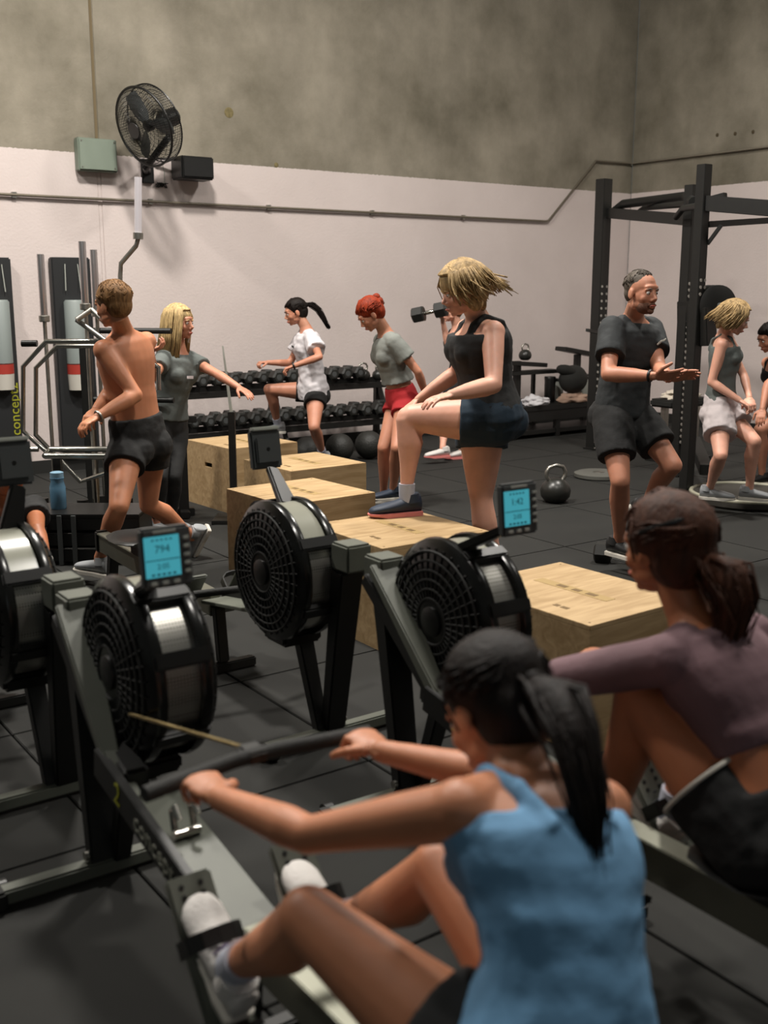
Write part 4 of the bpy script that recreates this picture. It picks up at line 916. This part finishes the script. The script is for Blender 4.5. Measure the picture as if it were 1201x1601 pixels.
        for i in range(230):
            th = rnd.uniform(.75, math.pi) * rnd.choice((-1, 1)); top = cp(rnd.uniform(-.5, .5) + (0 if abs(th) < 2 else math.pi), rnd.uniform(1.0, 1.5), .002)
            a = cp(th, .55, .004); c1 = cp(th, .05, .008 + .02 * wild * rnd.random()); L2 = Ln * rnd.uniform(.75, 1.05)
            dn = (R @ Vector((0, -.12, -1)) * (1 - .5) + Vector((0, 0, -1)) * .5).normalized()
            jit = Vector((rnd.gauss(0, 1), rnd.gauss(0, 1), rnd.gauss(0, .5))) * (.006 + .03 * wild)
            d1 = c1 + dn * L2 * .5 + sway * .4 + jit * .5; d2 = c1 + dn * L2 + sway + jit
            strand([top, a, c1, d1, d2], .0062 if not wild else .0050)
        for s in (-1, 1):
            capm.ell(X(s * .055, -.035, -.045), (.028 * kh, .050 * kh, .07 * kh), R)
        capm.ell(X(0, -.08, -.05), (.055 * kh, .03 * kh, .08 * kh), R)
        for i in range(40):
            x = rnd.uniform(-.05, .05); strand([cp(x * 8, 1.1, .002), cp(x * 14, .62, .006), cp(math.copysign(1.05, x), .35, .004)], .005)
    else:
        for i in range(160):
            th = rnd.uniform(-math.pi, math.pi); ph = rnd.uniform(.3 if abs(th) < 1.2 else -.15, 1.3); ph = rnd.uniform(.75, 1.3) if abs(th) < 1.3 else ph; p0 = cp(th, ph, -.003)
            strand([p0, cp(th + rnd.uniform(-.1, .1), ph + .12, .004), cp(th + rnd.uniform(-.2, .2), ph + .24, .003)], .0035)
    capme = remesh(capm, .006, 3); hbm = bpy.data.meshes.new('hm'); hbm.from_pydata([tuple(p) for p in hb.v], [], hb.f)
    ho = join_meshes('hair', [capme, hbm], hair['mat'], off, .004); ho.parent = root
    if hair.get('band'): MB().torus(X(0, -.022, .055), (R @ Vector((0, .35, 1))), .098 * kh, .006, 40, 6).build('hair_band', hair['band'], root, smooth=60, off=off)
    # clothes
    for cl in clothes:
        m = MB(); kind = cl['kind']; inf = cl.get('inf', .012); nm = cl['name']
        if kind == 'top':
            t0, t1 = cl.get('t0', .05), cl.get('t1', .97); torso(m, t0, min(t1, .955), inf, flare=cl.get('flare', 0))
            if not male:
                for s in (-1, 1): m.ell(spine(.70) + axes(.7)[0] * (s * .068 * k) + axes(.7)[1] * (.082 * k * st), (.060 * k + inf, .050 * k + inf, .058 * k + inf), Matrix((axes(.7)[0], axes(.7)[1], sp)).transposed())
            else:
                for s in (-1, 1): m.ell(spine(.74) + axes(.7)[0] * (s * .078 * k) + axes(.7)[1] * (.07 * k), (.080 * k + inf, .045 * k + inf, .055 * k + inf), Matrix((axes(.7)[0], axes(.7)[1], sp)).transposed())
            u = (.046 if male else .039) * st ** .7
            for s, s_ in (('L', -1), ('R', 1)):
                sh, (el, wr) = SH[s], AR[s]; sl = cl.get('sleeve', .5)
                if sl > 0:
                    m.ell(sh, (u + .015) * k + inf); m.tube([spine(.93) + axes(1)[0] * s_ * .05 * k, sh], [.05 * k + inf * .6, .052 * k + inf * .6], 14)
                    q = min(sl, 1); e2 = sh + (el - sh) * q; lo = cl.get('loose', .008)
                    m.tube([sh, sh + (e2 - sh) * .5, e2], [(u + .013) * k + inf, (u + .008) * k + inf + lo * .5, (u + .002) * k + inf + lo], 18)
                    if sl > 1:
                        w2 = el + (wr - el) * (sl - 1); m.ell(el, (u - .004) * k + inf); m.tube([el, el + (w2 - el) * .3, w2], [(u - .004) * k + inf, u * k + inf, .026 * k + inf], 16)
                else:    # tank strap
                    a0 = axes(.9)[0]; f0 = axes(.9)[1]
                    m.tube([spine(.80) + a0 * s_ * .075 * k + f0 * .095 * k, spine(.95) + a0 * s_ * .078 * k + f0 * .055 * k, spine(1.0) + a0 * s_ * .075 * k, spine(.93) + a0 * s_ * .075 * k - f0 * .075 * k, spine(.78) + a0 * s_ * .06 * k - f0 * .10 * k], cl.get('strap', .022) * k * st, 8, .6)
        elif kind == 'shorts':
            t1 = cl.get('t1', .20); torso(m, -.15, t1, inf)
            m.tube([spine(-.14), spine(.0)], [.06 * k + inf, .10 * k + inf], 14)
            for s, s_ in (('L', -1), ('R', 1)):
                hp, (kn, an) = HP[s], LG[s]; q = cl.get('leg', .4); lo = cl.get('loose', .012)
                m.ell(spine(-.06) + rP * (s_ * .075 * k) - fP * (.050 * k), (.088 * k * st + inf, .082 * k + inf, .09 * k + inf)); m.ell(hp, .092 * k * st + inf)
                if q <= 1:
                    e2 = hp + (kn - hp) * q; m.tube([hp, hp + (e2 - hp) * .5, e2], [.093 * k * st + inf, .093 * k * st + inf + lo * .5, (.088 - .028 * max(0, q - .3)) * k * st + inf + lo], 20)
                else:
                    m.tube([hp, hp + (kn - hp) * .3, hp + (kn - hp) * .7, kn], [.093 * k * st + inf, .091 * k * st + inf, .07 * k * st + inf, .055 * k + inf], 18); m.ell(kn, .054 * k + inf)
                    a2 = kn + (an - kn) * (q - 1); m.tube([kn, kn + (a2 - kn) * .35, a2], [.054 * k + inf, .060 * k + inf, .036 * k + inf], 16)
        me = remesh(m, cl.get('vox', vox * .9), 3); o = join_meshes(nm, [me], cl['mat'], off, cl.get('wr', .004)); o.parent = root
        if cl.get('label'): o['label'] = cl['label']
    for i, s in enumerate(('L', 'R')):
        kn, an = LG[s]; fd = foot_dirs[i] or (fP.x, fP.y, 0); fd = Vector(fd)
        if socks: MB().tube([an + (kn - an) * .16, an, an - Vector((0, 0, .03))], [.042 * k, .040 * k, .038 * k], 14).build('sock', socks, root, smooth=60, off=off)
        if shoes:
            upv = kn - an if abs(fd.z) > .2 else Vector((0, 0, 1)); shoe(root, an, fd, upv, k, shoes[0], shoes[1], lace=shoes[2] if len(shoes) > 2 else None)
    root['_'] = 0; del root['_']
    return root, dict(SH=SH, AR=AR, LG=LG, C=C_, R=R, spine=spine, axes=axes, off=off, k=k, X=X)
def at(px, py, y): return ony(px, py, y)
Vv = Vector
black_c = cloth('cloth_black', (.12, .12, .12)); navy = cloth('cloth_navy', (.13, .19, .24)); greyc = cloth('cloth_grey', (.46, .47, .45)); whitec = cloth('cloth_white', (.80, .78, .79))
bluec = cloth('cloth_blue', (.42, .60, .75)); mauve = cloth('cloth_mauve', (.44, .34, .36)); redc = cloth('cloth_red', (.62, .12, .14)); charc = cloth('cloth_charcoal', (.17, .18, .185)); greyk = cloth('cloth_dark_grey', (.36, .38, .37)); palec = cloth('cloth_pale', (.74, .70, .70))
shw_ = mat('shoe_white', (.82, .80, .78), .6, bump=.3, bscale=150); shk = mat('shoe_black', (.13, .13, .13), .6); shn = mat('shoe_navy', (.16, .20, .26), .6); shg = mat('shoe_grey', (.55, .56, .57), .6); solew = mat('sole_white', (.80, .78, .74), .6); solep = mat('sole_pink', (.84, .50, .48), .6); lacep = mat('lace_purple', (.34, .29, .40), .8); sockw = cloth('sock_pale', (.66, .67, .72))
h_brown = hairm('hair_dark_brown', (.27, .165, .115)); h_blond = hairm('hair_blonde', (.68, .58, .41)); h_dblond = hairm('hair_dark_blonde', (.60, .50, .35)); h_red = hairm('hair_red', (.50, .18, .08)); h_black = hairm('hair_black_brown', (.10, .07, .055)); h_lb = hairm('hair_light_brown', (.46, .34, .22)); h_grey = hairm('hair_greying', (.34, .31, .28)); beardm = mat('beard_short', (.40, .27, .21), .8, bump=.6, bscale=300)

# the man in black, front right
Y = onz(975, 890).y
pm = at(972, 642, Y)
r_, J = person('man in a black T-shirt and black shorts with hands held open, clapping stance', 1.82, pm, at(990, 497, Y - .02), (1003, 458, -1), (.55, -.85, -.06), (.62, -.78, 0),
    armL=[(1030, 575, -1), (1046, 592, -1)], armR=[(951, 585, -1), (1022, 588, -1)], legL=[(1052, 728, -1), (1008, 792, 1)], legR=[(970, 752, -1), at(968, 862, Y - .02)],
    skin=skinD, hair=dict(style='short', mat=h_grey, thick=.001, beard=beardm), male=True, shoes=(shk, solew), vox=.010,
    clothes=[dict(kind='shorts', name='shorts', mat=black_c, leg=.66, inf=.014, loose=.018, t1=.15), dict(kind='top', name='t_shirt', mat=charc, t0=-.06, sleeve=.62, inf=.018, loose=.02, wr=.006)],
    hands=(dict(d=(.95, -.1, .22), n=(.3, -.7, -.6), curl=.12, thumb=.2), dict(d=(.97, -.15, .05), n=(-.2, .7, .7), curl=.1, thumb=.1)), foot_dirs=((.5, -.6, -.7), (.62, -.78, 0)))
ax, fr = J['axes'](.75); c = J['spine'](.77) + fr * .168 - ax * .085; u_ = (J['spine'](.8) - J['spine'](.7)).normalized()
m = MB(); rp_ = -ax
m.tube([c - ax * -.045 - u_ * .012, c - ax * -.02 + u_ * .006 + fr * .002, c - ax * .01 + u_ * .010, c - ax * .04 + u_ * .022 - fr * .008], [.006, .009, .009, .005], 6, .35, fr); m.build('script_logo', white, r_, off=J['off'])
MB().torus(J['AR']['R'][1] - (J['AR']['R'][1] - J['AR']['R'][0]).normalized() * .02, J['AR']['R'][1] - J['AR']['R'][0], .030, .008, 20, 6).build('wristband', blkp, r_, smooth=60, off=J['off'])

# woman in grey tank and pale shorts
Y = onz(1108, 786, .075).y
r_, J = person('blonde woman in a grey tank top and pale shorts, stepping with her head bowed', 1.64, at(1126, 640, Y), at(1133, 522, Y), (1150, 497, -1), (.85, -.15, -.42), (.92, -.38, 0),
    armL=[(1165, 590, 1), (1172, 622, -1)], armR=[(1111, 602, -1), (1160, 628, -1)], legL=[(1180, 690, -1), (1172, 762, 1)], legR=[(1127, 712, -1), at(1108, 768, Y)],
    skin=skinB, hair=dict(style='long', mat=h_dblond, len=.10, sway=(-.06, 0, 0), thick=.012, wild=.4), shoes=(shg, solew),
    clothes=[dict(kind='shorts', name='shorts', mat=palec, leg=.55, inf=.016, loose=.03, t1=.2, wr=.012), dict(kind='top', name='tank_top', mat=greyk, t0=.10, t1=.84, sleeve=0, inf=.013)],
    hands=(dict(curl=.6), dict(curl=.6)))
# partial woman at the right edge
Y = 9.4
r_, J = person('dark haired woman in black at the right edge, leaning forward in mid step', 1.68, at(1236, 640, Y), at(1214, 560, Y - .1), (1203, 528, -1), (-.85, -.2, -.4), (-.95, -.3, 0),
    armL=[(1200, 600, -1), (1192, 640, -1)], armR=[(1210, 600, 1), (1195, 640, -1)], legL=[(1188, 672, -1), (1192, 740, 1)], legR=[(1232, 700, -1), (1240, 768, 1)],
    skin=skinD, hair=dict(style='ponytail', mat=h_black, tail=[(0, -.17, 0), (0, -.19, -.08), (0, -.17, -.16)]), shoes=(shk, solew), vox=.011,
    clothes=[dict(kind='shorts', name='shorts', mat=black_c, leg=.35, t1=.25), dict(kind='top', name='tank_top', mat=black_c, t0=.08, t1=.84, sleeve=0)])
# redhead
Y = onz(607, 789).y
r_, J = person('red haired woman in a grey cropped T-shirt and red shorts, looking down', 1.66, at(630, 628, Y), at(603, 520, Y - .05), (579, 492, -1), (-.72, -.18, -.62), (-.94, -.34, 0),
    armL=[(655, 583, -1), (668, 622, 1)], armR=[(640, 590, 1), (628, 625, -1)], legL=[(621, 700, -1), at(614, 772, Y - .05)], legR=[(600, 700, -1), at(600, 768, Y + .1)],
    skin=skinD, hair=dict(style='updo', mat=h_red, tie=(0, -.11, .045), thick=.012), shoes=(shn, solew),
    clothes=[dict(kind='shorts', name='shorts', mat=redc, leg=.28, inf=.012, loose=.015, t1=.24), dict(kind='top', name='cropped_t_shirt', mat=greyc, t0=.30, sleeve=.55, inf=.018, loose=.018, flare=.02)])
# woman in white tee
Y = onz(507, 738).y
r_, J = person('dark haired woman with a ponytail, white T-shirt and black shorts, knee raised', 1.64, at(490, 612, Y), at(480, 515, Y - .05), (461, 487, -1), (-.90, -.25, -.30), (-.95, -.30, 0),
    armL=[(500, 558, -1), (457, 573, -1)], armR=[(452, 570, 1), (418, 567, -1)], legL=[(491, 668, -1), at(507, 716, Y)], legR=[(410, 608, -1), (434, 662, 1)],
    skin=skinD, hair=dict(style='ponytail', mat=h_black, tail=[(0, -.17, .02), (0, -.22, -.05), (0, -.24, -.15), (0, -.26, -.24)], tail_r=.034), shoes=(shg, solew), socks=sockw,
    clothes=[dict(kind='shorts', name='shorts', mat=black_c, leg=.36, t1=.2), dict(kind='top', name='t_shirt', mat=whitec, t0=-.10, sleeve=.62, inf=.026, loose=.025, wr=.012, flare=.015)],
    hands=(dict(curl=.7), dict(curl=.8)))
MB().torus(J['AR']['L'][1], J['AR']['L'][1] - J['AR']['L'][0], .030, .009, 18, 6).build('watch', blkp, r_, smooth=60, off=J['off'])
ax, fr = J['axes'](.75); c = J['spine'](.76) + fr * .155
MB().bar(c - ax * .05, c + ax * .02, .004, .018, (0, 0, 1)).build('chest_print', charc, r_, off=J['off'])
# blonde woman on the left
Y = 7.75
r_, J = person('long haired blonde woman in a grey T-shirt smiling and reaching an arm to the right', 1.64, at(262, 668, Y), at(279, 546, Y - .02), (281, 505, -1), (.93, -.36, -.05), (.82, -.55, 0),
    armL=[(338, 584, -1), (374, 606, -1)], armR=[(240, 590, -1), (236, 548, -1)], legL=[(272, 745, -1), at(268, 808, Y)], legR=[(250, 745, -1), at(244, 815, Y - .2)],
    skin=skinD, hair=dict(style='long', mat=h_blond, len=.30, sway=(-.02, 0, 0), thick=.012), shoes=(shg, solew),
    clothes=[dict(kind='shorts', name='leggings', mat=black_c, leg=1.9, inf=.005, wr=.001, t1=.3), dict(kind='top', name='t_shirt', mat=greyk, t0=.12, sleeve=.5, inf=.014, loose=.012)],
    hands=(dict(curl=.2), dict(curl=.6, d=(.9, -.2, .3), n=(0, 0, 1))))
MB().bar(J['spine'](.70) + J['axes'](.7)[1] * .148 - J['axes'](.7)[0] * .03, J['spine'](.70) + J['axes'](.7)[1] * .148 + J['axes'](.7)[0] * .03, .006, .02, (0, 0, 1)).build('chest_print', palec, r_, off=J['off'])
# shirtless walking person
Y = onz(152, 908).y
r_, J = person('bare backed person in black shorts striding left beside the chrome bars', 1.76, at(217, 690, Y + .05), at(193, 518, Y), (176, 478, -1), (-.80, .45, -.12), (-.80, .55, 0),
    armL=[(212, 618, -1), (152, 652, -1)], armR=[(176, 610, 1), (150, 640, -1)], legL=[(186, 792, -1), at(153, 880, Y - .1)], legR=[(232, 790, 1), (298, 836, 1)],
    skin=skinA, hair=dict(style='short', mat=h_lb, thick=.012), male=True, shoes=(shg, solew), vox=.009, shoulder_w=.95,
    clothes=[dict(kind='shorts', name='shorts', mat=black_c, leg=.36, inf=.014, loose=.015, t1=.24)], hands=(dict(curl=.5), dict(curl=.5)), foot_dirs=(None, (-.5, .3, -.8)))
w_ = J['AR']['L']; MB().torus(w_[1] - (w_[1] - w_[0]).normalized() * .01, w_[1] - w_[0], .030, .007, 18, 6).build('bracelet', steel, r_, smooth=60, off=J['off'])
# woman in navy shorts on the front box
Y = 5.72
r_, J = person('blonde woman in a black tank top and navy shorts, one foot on a wooden box', 1.80, at(764, 650, Y), at(748, 498, Y - .02), (722, 455, -1), (-.90, -.22, -.30), (-.95, -.30, 0),
    armL=[(772, 602, -1), (704, 618, -1)], armR=[(716, 582, 1), (650, 628, -1)], legL=[at(624, 652, Y - .05), onz(636, 806, .51) + Vector((0, 0, .107))], legR=[(752, 785, -1), at(780, 900, Y)],
    skin=skinB, hair=dict(style='long', mat=h_dblond, len=.11, sway=(.05, .02, .02), thick=.028, wild=.9), shoes=(shn, solep), socks=sockw, stocky=1.30, shoulder_w=1.15, vox=.009,
    clothes=[dict(kind='shorts', name='shorts', mat=navy, leg=.40, inf=.014, loose=.012, t1=.26), dict(kind='top', name='tank_top', mat=black_c, t0=.10, t1=.87, sleeve=0, inf=.014, strap=.030)],
    hands=(dict(curl=.25), dict(curl=.3)))
# person behind her with a dumbbell
Y = onz(700, 716).y
r_, J = person('person in black half hidden behind the woman in navy shorts, lifting a dumbbell', 1.66, at(722, 592, Y), at(716, 512, Y), (706, 485, -1), (-.9, -.3, -.1), (-.92, -.38, 0),
    armL=[(700, 538, -1), (692, 500, -1)], armR=[(725, 548, 1), (705, 575, -1)], legL=[(714, 652, -1), (722, 702, 1)], legR=[(698, 650, -1), (692, 700, -1)],
    skin=skinB, hair=dict(style='updo', mat=h_lb), shoes=(shw_, solep), vox=.011,
    clothes=[dict(kind='shorts', name='shorts', mat=black_c, leg=.5, t1=.2), dict(kind='top', name='tank_top', mat=black_c, t0=.05, t1=.84, sleeve=0)], hands=(dict(curl=1.1, d=(-.3, -.2, .9), n=(-.8, -.3, -.3)), dict(curl=.5)))
d = dup(db0, J['AR']['L'][1] + Vv((-.10, -.03, .06)), math.radians(78), 'black hex dumbbell held up by the half hidden person in black'); del d['group']; d.rotation_euler = (math.radians(-12), 0, math.radians(70)); d.scale = (1.15, 1.15, 1.15)
d.location = at(672, 488, J['AR']['L'][1].y - .03)
# person behind the left rowing machine
Y = 5.6
r_, J = person('person in a black T-shirt crouching behind the rowing machine at the left edge', 1.70, at(-20, 900, Y + .3), at(12, 785, Y), (12, 742, -1), (.6, -.5, -.5), (.6, -.75, 0),
    armL=[(58, 828, -1), (72, 882, -1)], armR=[(2, 835, -1), (-20, 880, -1)], legL=[(-10, 960, -1), (-30, 1010, 1)], legR=[(-60, 960, -1), (-80, 1010, 1)],
    skin=skinC, hair=dict(style='short', mat=h_black, thick=.008), male=True, shoes=(shk, solew), vox=.010, socks=None,
    clothes=[dict(kind='shorts', name='shorts', mat=black_c, leg=.6, t1=.2), dict(kind='top', name='t_shirt', mat=black_c, t0=-.02, sleeve=.45, inf=.016, loose=.015)], hands=(dict(curl=.6), dict(curl=.6)))
a0, w0 = J['AR']['L']; MB().torus(w0 - (w0 - a0).normalized() * .03, w0 - a0, .032, .010, 18, 6).build('white_wristband', solew, r_, smooth=60, off=J['off'])
# rower in mauve
L = LR
fR = L(-1, 0, 0) - L(0, 0, 0)
r_, J = person('brown haired woman in a mauve long sleeved crop top and black shorts rowing, right foreground', 1.68, L(1.44, 0, .535), L(1.17, 0, .935), L(1.075, -.01, 1.10), fR + Vv((-.05, 0, -.12)), fR,
    armL=[L(.95, -.22, .78), L(.755, -.16, .69)], armR=[L(.95, .22, .78), L(.755, .16, .69)], legL=[L(1.12, -.13, .78), L(1.03, -.125, .37)], legR=[L(1.12, .13, .78), L(1.03, .125, .37)],
    skin=skinC, vox=.007, bend=.045,
    hair=dict(style='ponytail', mat=h_brown, tie=(0, -.115, -.02), thick=.020, tail_r=.066, band=blkp, tail=[(0.005, -.165, -.045), (.01, -.19, -.11), (.0, -.175, -.18), (-.01, -.165, -.235)]), shoes=(shw_, solew, charc),
    clothes=[dict(kind='shorts', name='shorts', mat=black_c, leg=.42, inf=.010, loose=.012, t1=.20), dict(kind='top', name='crop_top', mat=mauve, t0=.38, sleeve=1.92, inf=.007, loose=.003, wr=.002)],
    hands=(dict(curl=.95, d=fR + Vv((0, 0, .1)), n=(0, 0, -1)), dict(curl=.95, d=fR + Vv((0, 0, .1)), n=(0, 0, -1))), foot_dirs=(fR + Vv((0, 0, .75)), fR + Vv((0, 0, .75))), socks=sockw)
# white piping on her shorts
for s, s_ in (('L', -1), ('R', 1)):
    hp = J['spine'](-.02) + J['axes'](0)[0] * (.088 * J['k'] * s_); kn, an = J['LG'][s]; e2 = hp + (kn - hp) * .40
    MB().torus(e2, kn - hp, .111, .0055, 40, 6).build('white_piping', white, r_, smooth=60, off=J['off'])
# rower in blue
L = LB
fB = L(-1, 0, 0) - L(0, 0, 0); upB = Vv((0, 0, 1))
r_, J = person('woman in a blue top with long dark ponytail rowing in the near foreground', 1.68, L(1.82, .05, .535), L(1.63, .16, .91), L(1.535, .185, .985), fB + Vv((-.02, 0, -.75)), fB,
    armL=[L(1.32, -.16, .75), L(1.075, -.17, .755)], armR=[L(1.34, .30, .77), L(1.075, .19, .755)], legL=[L(1.44, -.14, .66), L(1.08, -.12, .345)], legR=[L(1.44, .14, .66), L(1.08, .12, .345)],
    skin=skinA, vox=.007, bend=.075,
    hair=dict(style='ponytail', mat=h_black, tie=(0, -.12, .01), thick=.012, tail_r=.046, tail=[(-.005, -.165, -.03), (-.015, -.19, -.10), (-.02, -.185, -.19), (-.03, -.165, -.28)]), shoes=(shw_, solew, lacep),
    clothes=[dict(kind='shorts', name='shorts', mat=black_c, leg=.32, inf=.010, loose=.010, t1=.16), dict(kind='top', name='tank_top', mat=bluec, t0=.0, t1=.86, sleeve=0, inf=.014, wr=.006, flare=.02)],
    hands=(dict(curl=.95, d=fB + Vv((0, 0, .1)), n=(0, 0, -1)), dict(curl=.95, d=fB + Vv((0, 0, .1)), n=(0, 0, -1))), foot_dirs=(fB + Vv((0, 0, .75)), fB + Vv((0, 0, .75))), socks=sockw)
